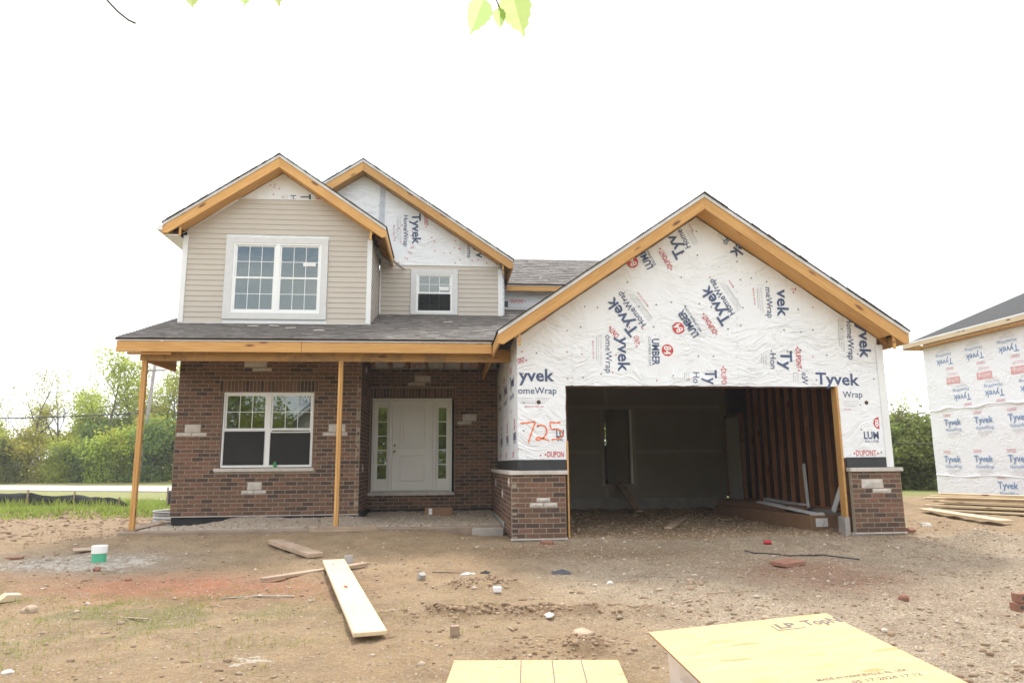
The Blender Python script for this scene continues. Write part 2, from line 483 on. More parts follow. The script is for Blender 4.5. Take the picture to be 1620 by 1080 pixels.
def m_ground():
    t = NT('soil')
    at = t.n('ShaderNodeAttribute'); at.attribute_name = 'soil_colour'
    ag = t.n('ShaderNodeAttribute'); ag.attribute_name = 'stoniness'
    v = t.coord('Position')
    c = at.outputs['Color']
    n1 = t.noise(v, 2.2, 8, 0.7)
    c = t.mix(t.ramp(n1, [(0.35, (0.45,)*3), (0.60, (0,0,0))]), c, (0.15, 0.10, 0.06))
    n2 = t.noise(v, 17, 6, 0.75)
    c = t.mix(t.ramp(n2, [(0.5, (0,0,0)), (0.80, (0.55,)*3)]), c, (0.48, 0.40, 0.30))
    n3 = t.noise(v, 60, 3, 0.7)
    c = t.mix(t.ramp(n3, [(0.3, (0.6,)*3), (0.45, (0,0,0))]), c, (0.12, 0.08, 0.05))
    vo = t.n('ShaderNodeTexVoronoi'); vo.inputs['Scale'].default_value = 34; t.l(v, vo.inputs['Vector'])
    sep = t.n('ShaderNodeSeparateColor'); t.l(vo.outputs['Color'], sep.inputs[0])
    pick = t.math('GREATER_THAN', t.math('ADD', sep.outputs[0], t.math('MULTIPLY', ag.outputs['Fac'], 0.50)), 0.94)
    near = t.math('LESS_THAN', vo.outputs['Distance'], 0.34)
    peb = t.math('MULTIPLY', pick, near)
    pc = t.ramp(sep.outputs[1], [(0.0, (0.16, 0.12, 0.085)), (0.6, (0.31, 0.25, 0.185)), (1.0, (0.50, 0.45, 0.38))])
    c = t.mix(peb, c, pc)
    v2 = t.n('ShaderNodeTexVoronoi'); v2.inputs['Scale'].default_value = 78; t.l(v, v2.inputs['Vector'])
    s2 = t.n('ShaderNodeSeparateColor'); t.l(v2.outputs['Color'], s2.inputs[0])
    c = t.mix(t.math('MULTIPLY', t.math('ADD', ag.outputs['Fac'], 0.35), 0.5, True), c, t.mix(1.0, c, t.ramp(s2.outputs[0], [(0.0, (0.55,)*3), (0.5, (0.95,)*3), (1.0, (1.6,)*3)]), 'MULTIPLY'))
    du = t.n('ShaderNodeAttribute'); du.attribute_name = 'dusting'
    dm_ = t.math('GREATER_THAN', t.math('ADD', t.noise(v, 11, 5, 0.75), t.math('MULTIPLY', du.outputs['Fac'], 0.32)), 0.80)
    c = t.mix(t.math('MULTIPLY', dm_, 0.6), c, (0.55, 0.52, 0.46))
    h = t.math('ADD', t.math('ADD', t.math('MULTIPLY', n2, 0.6), t.math('MULTIPLY', n1, 0.6)), t.math('ADD', t.math('MULTIPLY', n3, 0.25), t.math('MULTIPLY', peb, 0.25)))
    return t.done(t.pbr(c, 0.95, t.bump(h, 1.0, 0.055), 0, 0.2))
MAT['soil'] = m_ground()

def m_peb():
    t = NT('pebble')
    at = t.n('ShaderNodeAttribute'); at.attribute_name = 'rnd'
    c = t.ramp(at.outputs['Fac'], [(0.0, (0.19, 0.135, 0.09)), (0.4, (0.32, 0.235, 0.16)), (0.8, (0.42, 0.33, 0.24)), (0.95, (0.56, 0.49, 0.40)), (1.0, (0.27, 0.14, 0.09))])
    return t.done(t.pbr(c, 0.95))
MAT['pebble'] = m_peb()

def set_rnd(me, vals, dom='FACE'):
    a = me.attributes.new('rnd', 'FLOAT', dom); a.data.foreach_set('value', np.asarray(vals, dtype=np.float32))

# ------------------------------------------------------------------ ground
def sstep(a, b, x):
    t = np.clip((np.asarray(x, float)-a)/(b-a), 0, 1); return t*t*(3-2*t)

def ground_z(x, y):
    x = np.asarray(x, float); y = np.asarray(y, float)
    z = 0.04*np.clip(y, -16, 0)
    z = z + 0.9*sstep(42, 62, y)                                  # rise beyond the far road
    near = np.exp(-((np.maximum(np.abs(x)-12, 0)/10)**2 + (np.maximum(np.abs(y+1)-12, 0)/10)**2))
    rough = 0.075*(fbm(x*0.55, y*0.55, 3, 3)-0.5) + 0.07*(fbm(x*1.9, y*1.9, 11, 3)-0.5) + 0.05*(fbm(x*6, y*6, 29, 3)-0.5)
    z = z + rough*(0.4+0.6*near)
    # clods on the garage floor and by its left pier
    gar = sstep(-0.6, 0.2, x)*(1-sstep(5.3, 5.6, x))*sstep(-0.5, 0.6, y)*(1-sstep(6.6, 7.2, y))
    z = z + gar*(0.10*(fbm(x*3.5, y*3.5, 41, 3)-0.42) + 0.05*sstep(2, 6.5, y))
    # low mound by the right pier, little heap at the left edge
    z = z + 0.24*np.exp(-(((x-6.35)/0.42)**2 + ((y+1.2)/0.30)**2))
    z = z + 0.22*np.exp(-(((x+7.9)/0.8)**2 + ((y+2.7)/0.55)**2))
    z = z + 0.25*np.exp(-(((x-9.2)/1.4)**2 + ((y-6.3)/0.5)**2))*(0.6+0.8*fbm(x*2, y*2, 5, 2))
    z = z + 0.18*np.exp(-(((x+11.2)/2.6)**2 + ((y-7.6)/0.5)**2))*(0.4+0.9*fbm(x*2.5, y*2.5, 6, 2))
    # muddy ruts in the foreground
    z = z + 0.13*np.exp(-(((x+1.3)/1.5)**2 + ((y+4.75)/0.16)**2))*fbm(x*4, y*4, 8, 2)*1.6
    z = z + 0.08*np.exp(-(((x+1.0)/0.6)**2 + ((y+5.9)/0.25)**2))*fbm(x*5, y*5, 9, 2)*1.6
    z = z + 0.14*np.exp(-(((x+1.70)/0.35)**2 + ((y+3.45)/0.2)**2))*fbm(x*6, y*6, 10, 2)*1.8
    z = z + 0.085*sstep(-0.6, 0.9, y)*sstep(-9.0, -7.9, x)*(1-sstep(-2.4, -1.5, x))*(1-sstep(1.2, 1.5, y))*(0.75+0.5*fbm(x*1.3, y*1.3, 15, 2))
    # keep the soil below slabs, footings and the porch fill
    inh = sstep(-8.2, -7.8, x)*(1-sstep(-1.0, -0.9, x))*sstep(1.25, 1.45, y)*(1-sstep(9, 10, y))
    z = z*(1-inh) + inh*0.0
    return z
def gz(x, y): return float(ground_z(np.array([x]), np.array([y]))[0])

def axis(lo, hi, step, far):
    c = list(np.arange(lo, hi+1e-6, step))
    s = step; a = [lo]
    while a[-1] > -far: s *= 1.16; a.append(a[-1]-s)
    s = step; b = [hi]
    while b[-1] < far: s *= 1.16; b.append(b[-1]+s)
    return np.array(list(reversed(a[1:]))+c+b[1:])
gx = axis(-9.5, 9.5, 0.065, 420); gy = axis(-8.5, 7.5, 0.065, 420)
GX, GY = np.meshgrid(gx, gy)
GZ = ground_z(GX, GY)
nx, ny = len(gx), len(gy)
verts = np.stack([GX.ravel(), GY.ravel(), GZ.ravel()], 1).astype(np.float32)
idx = np.arange(nx*ny).reshape(ny, nx)
quads = np.stack([idx[:-1,:-1].ravel(), idx[:-1,1:].ravel(), idx[1:,1:].ravel(), idx[1:,:-1].ravel()], 1).astype(np.int32)
def fast_mesh(name, v, f, smooth=False):
    me = bpy.data.meshes.new(name)
    v = np.asarray(v, np.float32); f = np.asarray(f, np.int32); k = f.shape[1]
    me.vertices.add(len(v)); me.vertices.foreach_set('co', v.ravel())
    me.loops.add(f.size); me.loops.foreach_set('vertex_index', f.ravel())
    me.polygons.add(len(f)); me.polygons.foreach_set('loop_start', np.arange(0, f.size, k, dtype=np.int32))
    if smooth: me.polygons.foreach_set('use_smooth', np.ones(len(f), bool))
    me.update(calc_edges=True); me.validate()
    return me
gme = fast_mesh('ground', verts, quads, True)
def lerp(a, b, t): return a*(1-t[:, None]) + np.array(b)*t[:, None]
X1, Y1 = verts[:, 0].astype(float), verts[:, 1].astype(float)
wob = fbm(X1*0.8, Y1*0.8, 51, 4); wob2 = fbm(X1*2.5, Y1*2.5, 71, 4)
soil = np.tile(np.array([0.328, 0.229, 0.131]), (len(X1), 1))
soil = lerp(soil, (0.355, 0.258, 0.155), sstep(0.35, 0.7, wob)*0.7)
gravel_m = sstep(-1.6, 0.6, X1+1.5*(wob-0.5)+0.25*(Y1+4))*(1-sstep(-0.6, 0.3, Y1))*0.85          # grey gravel drive
soil = lerp(soil, (0.375, 0.302, 0.218), gravel_m)
soil = lerp(soil, (0.215, 0.14, 0.08), sstep(-1.9, -1.2, X1)*(1-sstep(1.0, 2.8, X1))*np.exp(-((Y1+1.3+0.5*(wob-.5))/0.55)**2)*0.75)   # damp brown band before the pier
red = np.exp(-(((X1+5.1+0.55*(Y1+2.9))/1.5)**2 + ((Y1+2.95)/0.75)**2))*(0.35+1.2*wob2)
soil = lerp(soil, (0.34, 0.145, 0.085), np.clip(red*1.3, 0, 0.95))                                 # red clay
red2 = np.exp(-(((X1-2.55)/0.8)**2 + ((Y1+3.2)/0.8)**2))*(0.3+1.2*wob2)
soil = lerp(soil, (0.28, 0.13, 0.08), np.clip(red2*1.3, 0, 0.65))
dust = np.exp(-(((X1+7.0)/1.5)**2 + ((Y1+1.2)/0.85)**2))
soil = lerp(soil, (0.36, 0.32, 0.27), np.clip(dust*0.8, 0, 0.6))           # greyed by spilt mortar
dust2 = np.exp(-(((X1+3.5)/0.5)**2 + ((Y1+6.0)/0.35)**2))
soil = lerp(soil, (0.40, 0.31, 0.22), np.exp(-((Y1+0.22+0.1*(wob-.5))/0.10)**2)*((X1 > -0.2) & (X1 < 5.0))*0.8)    # trodden edge at the garage mouth
soil = lerp(soil, (0.33, 0.235, 0.145), sstep(1.0, 2.5, Y1)*(1-sstep(-8.3, -7.6, X1))*0.8)            # sandy fill at the far left
patch = np.exp(-(((X1+5.2)/1.9)**2 + ((Y1+4.6)/1.2)**2))*sstep(0.45, 0.65, wob2)
soil = lerp(soil, (0.15, 0.16, 0.06), np.clip(patch*0.8, 0, 0.6))
mud = np.exp(-(((X1+1.3)/1.4)**2+((Y1+4.75)/0.2)**2))+np.exp(-(((X1+1.0)/0.65)**2+((Y1+5.9)/0.3)**2))+np.exp(-(((X1+1.7)/0.4)**2+((Y1+3.45)/0.22)**2))
soil = lerp(soil, (0.19, 0.12, 0.065), np.clip(mud*sstep(0.40, 0.6, wob2)*1.2, 0, 0.85))             # churned damp earth
far = np.maximum(np.maximum(sstep(6.8, 8.4, Y1+1.2*(wob-0.5))*(1-sstep(-9.5, -7.0, X1)), sstep(10.5, 14, Y1)), np.maximum(sstep(14, 18, -Y1), sstep(22, 30, np.abs(X1))))
soil = lerp(soil, (0.20, 0.25, 0.06), far*(0.75+0.25*wob2))
lawn2 = far*sstep(16, 20, Y1)
soil = lerp(soil, (0.26, 0.27, 0.10), lawn2*0.6)
ca = gme.color_attributes.new('soil_colour', 'FLOAT_COLOR', 'POINT')
ca.data.foreach_set('color', np.concatenate([soil, np.ones((len(soil), 1))], 1).astype(np.float32).ravel())
sa = gme.attributes.new('stoniness', 'FLOAT', 'POINT')
sa.data.foreach_set('value', (np.clip(0.25+gravel_m*0.9, 0, 1)*(1-far)).astype(np.float32))
da = gme.attributes.new('dusting', 'FLOAT', 'POINT')
da.data.foreach_set('value', np.clip(dust*1.18+dust2*0.78, 0, 1).astype(np.float32))
ground = link('ground', gme, MAT['soil'])
tag(ground, 'bare tan building-site soil with lawn beyond', None, None, 'structure')

# road and footpath beyond the lawn at the left
def strip(name, pts_a, pts_b, mat, dz, label):
    v = []; f = []
    n = 40
    for i in range(n+1):
        t = i/n
        for (p0, p1) in (pts_a, pts_b):
            x = p0[0]+(p1[0]-p0[0])*t; y = p0[1]+(p1[1]-p0[1])*t
            v.append((x, y, gz(x, y)+dz))
        if i: f.append((2*i-2, 2*i, 2*i+1, 2*i-1))
    me = pyd(name, v, f); bm = bmesh.new(); bm.from_mesh(me)
    for fc in bm.faces:
        if fc.normal.z < 0: fc.normal_flip()
    bm.to_mesh(me); bm.free()
    o = link(name, me, mat)
    s = o.modifiers.new('thick', 'SOLIDIFY'); s.thickness = 0.12; s.offset = -1
    return tag(o, label, None, None, 'structure')
strip('road', ((-80, 57.4), (-8.5, 21.6)), ((-80, 67.4), (-8.5, 29.5)), MAT['road'], 0.05, 'pale concrete road running behind the lawn')
strip('path', ((-13.8, 15.6), (-7, 14.9)), ((-13.8, 16.6), (-7, 15.9)), MAT['road'], 0.04, 'short pale footpath beyond the silt fence')

# scattered pebbles: nobody could count them
def ico():
    bm = bmesh.new(); bmesh.ops.create_icosphere(bm, subdivisions=1, radius=1.0)
    bm.verts.ensure_lookup_table()
    v = np.array([p.co[:] for p in bm.verts]); f = np.array([[p.index for p in q.verts] for q in bm.faces]); bm.free()
    return v, f
ICO_V, ICO_F = ico()
def scatter(name, P, S, mat, rnd, flat=0.6, label=None, parent=None):
    n = len(P)
    ang = RNG.uniform(0, 2*np.pi, n)
    V = np.tile(ICO_V[None], (n, 1, 1))*(1+RNG.uniform(-0.35, 0.35, (n, len(ICO_V), 1)))
    V = V*np.stack([RNG.uniform(0.7, 1.4, n), RNG.uniform(0.7, 1.2, n), RNG.uniform(flat*0.6, flat*1.3, n)], 1)[:, None, :]*S[:, None, None]
    c, s = np.cos(ang), np.sin(ang)
    x = V[..., 0]*c[:, None]-V[..., 1]*s[:, None]; y = V[..., 0]*s[:, None]+V[..., 1]*c[:, None]
    V = np.stack([x, y, V[..., 2]], -1)+P[:, None, :]
    F = (ICO_F[None]+(np.arange(n)*len(ICO_V))[:, None, None]).reshape(-1, 3)
    me = fast_mesh(name, V.reshape(-1, 3), F)
    set_rnd(me, np.repeat(rnd, len(ICO_F)))
    o = link(name, me, mat, parent)
    return tag(o, label, None, None, 'stuff')
def pts_in(n, x0, x1, y0, y1, dens=None):
    x = RNG.uniform(x0, x1, n); y = RNG.uniform(y0, y1, n)
    if dens is not None:
        k = RNG.uniform(0, 1, n) < dens(x, y); x, y = x[k], y[k]
    return x, y
def solid(x, y):     # where the house or its porch stands
    return ((x > -8) & (x < -0.8) & (y > 1.15)) | ((x > 5.3) & (x < 6.2) & (y > -0.5) & (y < 8)) | ((x > -1.1) & (x < 0.05) & (y > -0.5))
xs, ys = pts_in(24000, -8.5, 8.5, -9.0, 3.0, lambda x, y: (0.22+0.78*sstep(-1.5, 1.0, x+0.25*(y+4)))*(~solid(x, y)))
xs2, ys2 = pts_in(1800, -0.6, 5.3, -0.4, 6.8)
xs = np.concatenate([xs, xs2]); ys = np.concatenate([ys, ys2])
sz = 0.005+0.017*RNG.uniform(0, 1, len(xs))**4.0
sz[-len(xs2):] *= 1.6
scatter('pebbles', np.stack([xs, ys, ground_z(xs, ys)+sz*0.1], 1), sz, MAT['pebble'], RNG.uniform(0, 1, len(xs)), label='loose pebbles and crumbs scattered over the soil')
xs, ys = pts_in(900, -8.5, 8, -8.5, 1.0, lambda x, y: (0.4+0.6*sstep(-1, 1, x))*(~solid(x, y)))
sz = RNG.uniform(0.015, 0.034, len(xs))
scatter('small_stones', np.stack([xs, ys, ground_z(xs, ys)+sz*0.15], 1), sz, MAT['pebble'], RNG.uniform(0.2, 1, len(xs)), label='small broken stones lying about the site')

# crumbs of soil the colour of the ground itself
MAT['clod'] = m_plain('clod', (0.27, 0.185, 0.115), 0.98, 0.3, 3, 0.7, 40, coord='Position')
xs, ys = pts_in(9000, -9, 8.5, -8.8, 4, lambda x, y: (0.15+0.85*sstep(0.48, 0.66, fbm(x*0.9, y*0.9, 61, 3)))*(~solid(x, y)))
sz = 0.008+0.03*RNG.uniform(0, 1, len(xs))**3
lx_, ly_ = pts_in(2600, -17, -7.9, 1.0, 9.0)
xs = np.concatenate([xs, lx_]); ys = np.concatenate([ys, ly_]); sz = np.concatenate([sz, 0.012+0.05*RNG.uniform(0, 1, len(lx_))**3])
for (mx_, my_, sx_, sy_, n_) in ((-1.3, -4.75, 1.1, 0.18, 420), (-1.0, -5.9, 0.5, 0.25, 200), (-1.7, -3.45, 0.3, 0.16, 260), (-0.6, -0.75, 0.5, 0.2, 200), (5.6, -0.55, 0.5, 0.15, 120)):
    mx2 = RNG.normal(mx_, sx_*0.6, n_); my2 = RNG.normal(my_, sy_*0.7, n_)
    xs = np.concatenate([xs, mx2]); ys = np.concatenate([ys, my2]); sz = np.concatenate([sz, 0.008+0.026*RNG.uniform(0, 1, n_)**2])
gx2, gy2 = pts_in(2600, -0.5, 5.2, -0.1, 6.8)
xs = np.concatenate([xs, gx2]); ys = np.concatenate([ys, gy2]); sz = np.concatenate([sz, 0.012+0.04*RNG.uniform(0, 1, len(gx2))**2])
scatter('soil_clods', np.stack([xs, ys, ground_z(xs, ys)], 1), sz, MAT['clod'], RNG.uniform(0, 1, len(xs)), 0.7, 'crumbled clods of the same tan soil')

# grass blades: lawn strip at the left, tufts on the soil
def blades(name, x, y, h, mat, label, w=0.012):
    n = len(x); a = RNG.uniform(0, 2*np.pi, n); z = ground_z(x, y)-0.01
    dx, dy = np.cos(a)*w, np.sin(a)*w
    lx, ly = RNG.normal(0, 0.35, n)*h, RNG.normal(0, 0.35, n)*h
    V = np.stack([np.stack([x-dx, y-dy, z], 1), np.stack([x+dx, y+dy, z], 1), np.stack([x+lx, y+ly, z+h], 1)], 1)
    F = np.arange(3*n).reshape(n, 3)
    me = fast_mesh(name, V.reshape(-1, 3), F); set_rnd(me, RNG.uniform(0, 1, n))
    return tag(link(name, me, mat), label, None, None, 'stuff')
x, y = pts_in(70000, -24, -7.9, 6.4, 15, lambda x, y: sstep(6.5, 8.2, y+1.2*(fbm(x*0.8, y*0.8, 51, 4)-0.5)))
blades('lawn_grass', x, y, RNG.uniform(0.05, 0.20, len(x)), MAT['grass'], 'tall green grass in front of the black silt fence', 0.02)
x = np.repeat(RNG.uniform(-20, -10.5, 40), 30)+RNG.normal(0, 0.12, 1200); y = 12.3-0.42*(x+15.7)+RNG.normal(-0.5, 0.2, 1200)
blades('weeds', x, y, RNG.uniform(0.15, 0.42, len(x)), MAT['grass'], 'taller pale weeds along the foot of the silt fence', 0.02)
cx = RNG.normal(-5.2, 1.3, 130); cy = RNG.normal(-4.5, 0.9, 130)
x = np.repeat(cx, 26)+RNG.normal(0, 0.10, 130*26); y = np.repeat(cy, 26)+RNG.normal(0, 0.08, 130*26)
blades('grass_tufts', x, y, RNG.uniform(0.012, 0.05, len(x)), MAT['grass'], 'sparse grass tufts sprouting from the bare soil', 0.006)

# ================================================================== THE HOUSE
HOUSE = thing('house', (-0.9, 4.0, 0.0), 'unfinished two-storey house with brick porch, beige siding and gabled garage', 'house')
W = MAT['lumber']

# ---- brickwork ------------------------------------------------------------
RUN, CRS, JNT, BD = 0.2286, 0.0813, 0.0155, 0.05
_bc = {}
def brick_mesh(w, h, k):
    key = (round(w, 3), round(h, 3), k)
    if key in _bc: return _bc[key]
    rs = random.Random(hash(key) & 0xffff)
    c = 0.0035
    def j(): return rs.uniform(-0.0018, 0.0018)
    v = [(-w/2+j(), 0, -h/2+j()), (w/2+j(), 0, -h/2+j()), (w/2+j(), 0, h/2+j()), (-w/2+j(), 0, h/2+j())]
    v = [(x+(c if x < 0 else -c), j()*0.8-0.001, z+(c if z < 0 else -c)) for x, _, z in v] + [(x, c, z) for x, _, z in v] + [(x, BD, z) for x, _, z in v]
    f = [(0,1,2,3)]
    for i in range(4):
        q = (i+1) % 4
        f += [(i, i+4, q+4, q), (i+4, i+8, q+8, q+4)]
    f.append((11, 10, 9, 8))
    me = pyd('brick', v, f)
    me.materials.append(MAT['brick'])
    set_rnd(me, [rs.random()]*len(f))
    _bc[key] = me
    return me

def wall_bricks(L, z0, n, openings, ragged=0.0, seed=1, ztop=None):
    rs = random.Random(seed); out = []
    for i in range(n):
        za = z0+i*CRS; zb = za+CRS
        if ztop and zb > ztop: zb = ztop
        if zb-za < 0.025: continue
        u = -(RUN/2 if i % 2 else 0) - ragged
        while u < L:
            a, b = max(u, 0), min(u+RUN, L)
            segs = [(a, b)]
            for (o0, o1, p0, p1) in openings:
                if min(zb, p1)-max(za, p0) > 0.035:
                    ns = []
                    for (s0, s1) in segs:
                        if o1 <= s0 or o0 >= s1: ns.append((s0, s1)); continue
                        if o0 > s0: ns.append((s0, o0))
                        if o1 < s1: ns.append((o1, s1))
                    segs = ns
            for (s0, s1) in segs:
                if s1-s0 > 0.035: out.append((s0+JNT/2, s1-JNT/2, za+JNT/2, zb-JNT/2))
            u += RUN
    return out

def lay(parent, org, theta, bricks, single, name='brick', joined_label='brickwork', seed=5):
    """single: how many (first in list) become bricks of their own; the rest is one joined part"""
    rs = random.Random(seed)
    c, s = math.cos(theta), math.sin(theta)
    rot = Matrix.Rotation(theta, 4, 'Z')
    mb = MB(); rn = []
    for i, (u0, u1, z0, z1) in enumerate(bricks):
        me = brick_mesh(u1-u0, z1-z0, rs.randrange(14))
        uc, zc = (u0+u1)/2, (z0+z1)/2
        out = rs.uniform(-0.002, 0.0015)
        p = Vector((org[0]+c*uc-s*out, org[1]+s*uc+c*out, zc))
        mm = Matrix.Translation(p) @ rot @ Matrix.Rotation(rs.uniform(-0.008, 0.008), 4, 'Y')
        if i < single:
            link(name, me, None, parent, mm)
        else:
            mb.add([mm @ v.co for v in me.vertices], [tuple(q.vertices) for q in me.polygons])
            rn += [me.attributes['rnd'].data[0].value]*len(me.polygons)
    if mb.v:
        me = mb.mesh('brickwork'); set_rnd(me, rn)
        o = link('brickwork', me, MAT['brick'], parent); o['kind'] = 'stuff'

def stone_blocks(parent, org, theta, stones, seed=2):
    rs = random.Random(seed)
    c, s = math.cos(theta), math.sin(theta)
    for (u0, u1, z0, z1) in stones:
        w, h = (u1-u0-JNT)/2, (z1-z0-JNT)/2
        nU, nZ = 6, 3
        v = []; f = []
        for k in range(nZ+1):
            for i in range(nU+1):
                x = -w+2*w*i/nU; z = -h+2*h*k/nZ
                edge = i in (0, nU) or k in (0, nZ)
                v.append((x, (0.0 if edge else -rs.uniform(0.006, 0.018)), z))
        for k in range(nZ):
            for i in range(nU):
                a = k*(nU+1)+i; f.append((a, a+1, a+nU+2, a+nU+1))
        b = len(v); v += [(-w, 0, -h), (w, 0, -h), (w, 0, h), (-w, 0, h), (-w, .04, -h), (w, .04, -h), (w, .04, h), (-w, .04, h)]
        for i in range(4):
            q = (i+1) % 4; f.append((b+i, b+i+4, b+q+4, b+q))
        mm = Matrix.Translation((org[0]+c*(u0+u1)/2, org[1]+s*(u0+u1)/2, (z0+z1)/2)) @ Matrix.Rotation(theta, 4, 'Z')
        link('accent_stone', pyd('accent_stone', v, f), MAT['limestone'], parent, mm)

def rects_minus(L, z0, z1, openings):
    us = sorted({0, L, *[o[0] for o in openings], *[o[1] for o in openings]})
    us = [u for u in us if 0 <= u <= L]; out = []
    for a, b in zip(us, us[1:]):
        m_ = (a+b)/2; zs = [(z0, z1)]
        for (o0, o1, p0, p1) in openings:
            if o0 < m_ < o1:
                ns = []
                for s0, s1 in zs:
                    if p0 > s0: ns.append((s0, min(p0, s1)))
                    if p1 < s1: ns.append((max(p1, s0), s1))
                zs = [q for q in ns if q[1]-q[0] > 1e-4]
        out += [(a, b, s0, s1) for s0, s1 in zs]
    return out

def mortar_wall(name, org, theta, L, z0, z1, openings, parent):
    c, s = math.cos(theta), math.sin(theta)
    mb = MB()
    for (a, b, p, q) in rects_minus(L, z0, z1, openings):
        mb.box((a, 0.0055, p), (b, 0.085, q))
    mm = Matrix.Translation((org[0], org[1], 0)) @ Matrix.Rotation(theta, 4, 'Z')
    return mb.build(name, MAT['mortar'], parent, mm)

def bond(parent_name, org, theta, L, z0, n, openings, stones, soldiers, single, seed, ztop=None):
    st = [tuple(s) for s in stones]
    z1 = ztop if ztop else z0+n*CRS
    bw = mortar_wall(parent_name, org, theta, L, z0, z1, openings, HOUSE)
    br = wall_bricks(L, z0, n, list(openings)+st+[s for s in soldiers], 0.0, seed, ztop)
    # soldier courses: bricks on end
    sol = []
    for (a, b, p, q) in soldiers:
        k = round((b-a)/0.0735); wdt = (b-a)/k
        for i in range(k):
            sol.append((a+i*wdt+JNT/2, a+(i+1)*wdt-JNT/2, p+JNT/2, q-JNT/2))
    allb = br
    if single < len(br):   # those lowest and nearest show largest
        allb = sorted(br, key=lambda t: t[2])
    lay(bw, org, theta, allb, single, seed=seed)
    if sol: lay(bw, org, theta, sol, 0, seed=seed+1)
    stone_blocks(bw, org, theta, stones, seed)
    return bw

Zp = 0.047
# left pier front: u from x=-0.95; right pier front
pierL = bond('brick_wall', (-0.95, -0.12), 0, 0.90, Zp, 13, [], [(0.41, 0.64, Zp+7*CRS, Zp+8*CRS), (0.30, 0.53, Zp+6*CRS, Zp+7*CRS), (0.53, 0.76, Zp+6*CRS, Zp+7*CRS)], [], 999, 11, Zp+12.5*CRS)
pierR = bond('brick_wall', (4.93, -0.12), 0, 0.90, Zp, 13, [], [(0.17, 0.565, Zp+9*CRS, Zp+11*CRS), (0.36, 0.70, Zp+8*CRS, Zp+9*CRS)], [], 999, 12, Zp+12.5*CRS)
# garage side (faces the porch): u runs from the back to the front
SIDE_L = 4.70
bond('brick_wall', (-0.95, -0.12+SIDE_L), -math.pi/2, SIDE_L, Zp, 13, [], [(1.0, 1.23, Zp+9*CRS, Zp+11*CRS), (2.75, 2.98, Zp+7*CRS, Zp+9*CRS), (4.15, 4.38, Zp+10*CRS, Zp+12*CRS)], [], 0, 13, Zp+12.5*CRS)
# porch wall with the double window
FW = (-7.376, 2.81); FWL = 3.616; Z0 = 0.285; NF = 40
win = (0.875, 2.675, 1.20, 2.725)
bond('brick_wall', FW, 0, FWL, Z0, NF, [win, (0.79, 2.72, 1.135, 1.20)],
     [(1.25, 1.70, 3.23, 3.23+2*CRS), (1.42, 1.80, 3.23-CRS, 3.23), (0.17, 0.48, Z0+20*CRS, Z0+22*CRS), (0.02, 0.31, Z0+19*CRS, Z0+20*CRS), (0.31, 0.60, Z0+19*CRS, Z0+20*CRS),
      (1.44, 1.72, Z0+6*CRS, Z0+8*CRS), (1.33, 1.57, Z0+5*CRS, Z0+6*CRS), (1.57, 1.81, Z0+5*CRS, Z0+6*CRS),
      (2.98, 3.32, Z0+20*CRS, Z0+22*CRS), (2.87, 3.12, Z0+19*CRS, Z0+20*CRS), (3.12, 3.36, Z0+19*CRS, Z0+20*CRS)],
     [(0.80, 2.75, 2.725, 2.725+0.235)], 195, 14)
# return wall beside the door, facing right, and the door wall
bond('brick_wall', (-3.76, 2.81), math.pi/2, 1.80, Z0, NF, [], [(0.7, 0.93, 3.2, 3.2+2*CRS), (0.5, 0.73, Z0+10*CRS, Z0+12*CRS)], [], 0, 15)
DW = (-3.76, 4.58); DWL = 2.935
door_o = (0.035, 1.93, 0.62, 2.765)
bond('brick_wall', DW, 0, DWL, Z0-0.02, NF-1, [door_o],
     [(1.01, 1.38, 3.14, 3.14+2*CRS), (0.85, 1.26, 3.14-CRS, 3.14), (2.12, 2.45, Z0+24*CRS, Z0+26*CRS), (2.0, 2.33, Z0+23*CRS, Z0+24*CRS)],
     [(0.0, 1.96, 2.765, 2.765+0.225)], 0, 16)

# foundation: damp-proofed wall below the brick, concrete ledges
def hb(name, a, b, mat, bev=0.0, parent=HOUSE):
    o = MB().box(a, b).build(name, mat, parent)
    if bev: bevel(o, bev)
    return o
hb('foundation', (-7.36, 2.86, -0.3), (-3.80, 3.0, 0.283), MAT['damp_proofing'])
hb('foundation', (-3.80, 2.86, -0.3), (-3.70, 4.62, 0.283), MAT['damp_proofing'])
hb('foundation', (-3.70, 4.62, -0.3), (-1.0, 4.75, 0.263), MAT['damp_proofing'])
hb('foundation', (-0.93, -0.10, -0.4), (-0.03, 0.06, Zp-0.004), MAT['concrete'], 0.01)
hb('foundation', (4.89, -0.10, -0.4), (5.80, 0.06, Zp-0.004), MAT['concrete'], 0.01)
hb('foundation', (-0.98, 1.30, -0.3), (-0.80, 4.58, 0.20), MAT['concrete'], 0.01)
hb('mortar_ledge', (-7.40, 2.795, 0.270), (-3.745, 2.86, 0.285), MAT['limestone'])
hb('mortar_ledge', (-0.965, -0.135, Zp-0.022), (-0.03, -0.05, Zp-0.002), MAT['limestone'])
hb('mortar_ledge', (4.91, -0.135, Zp-0.022), (5.84, -0.05, Zp-0.002), MAT['limestone'])
# porch footing and its fill
MAT['dirty_concrete'] = m_plain('dirty_concrete', (0.25, 0.19, 0.14), 0.95, 0.25, 4, 0.6, 18, coord='Position')
hb('porch_footing', (-7.62, 1.14, -0.3), (-0.99, 1.33, 0.15), MAT['dirty_concrete'], 0.02)
hb('porch_footing', (-1.55, 1.02, -0.3), (-0.99, 1.138, 0.125), MAT['concrete'], 0.01)
board('form_board', (-7.55, 1.36, 0.155), (-7.40, 2.75, 0.20), 0.14, 0.04, MAT['old_lumber'], HOUSE, up=(0.3, 0, 1))
board('form_board', (-4.4, 1.125, 0.135), (-3.2, 1.125, 0.135), 0.09, 0.02, MAT['old_lumber'], HOUSE, up=(0, 1, 0))
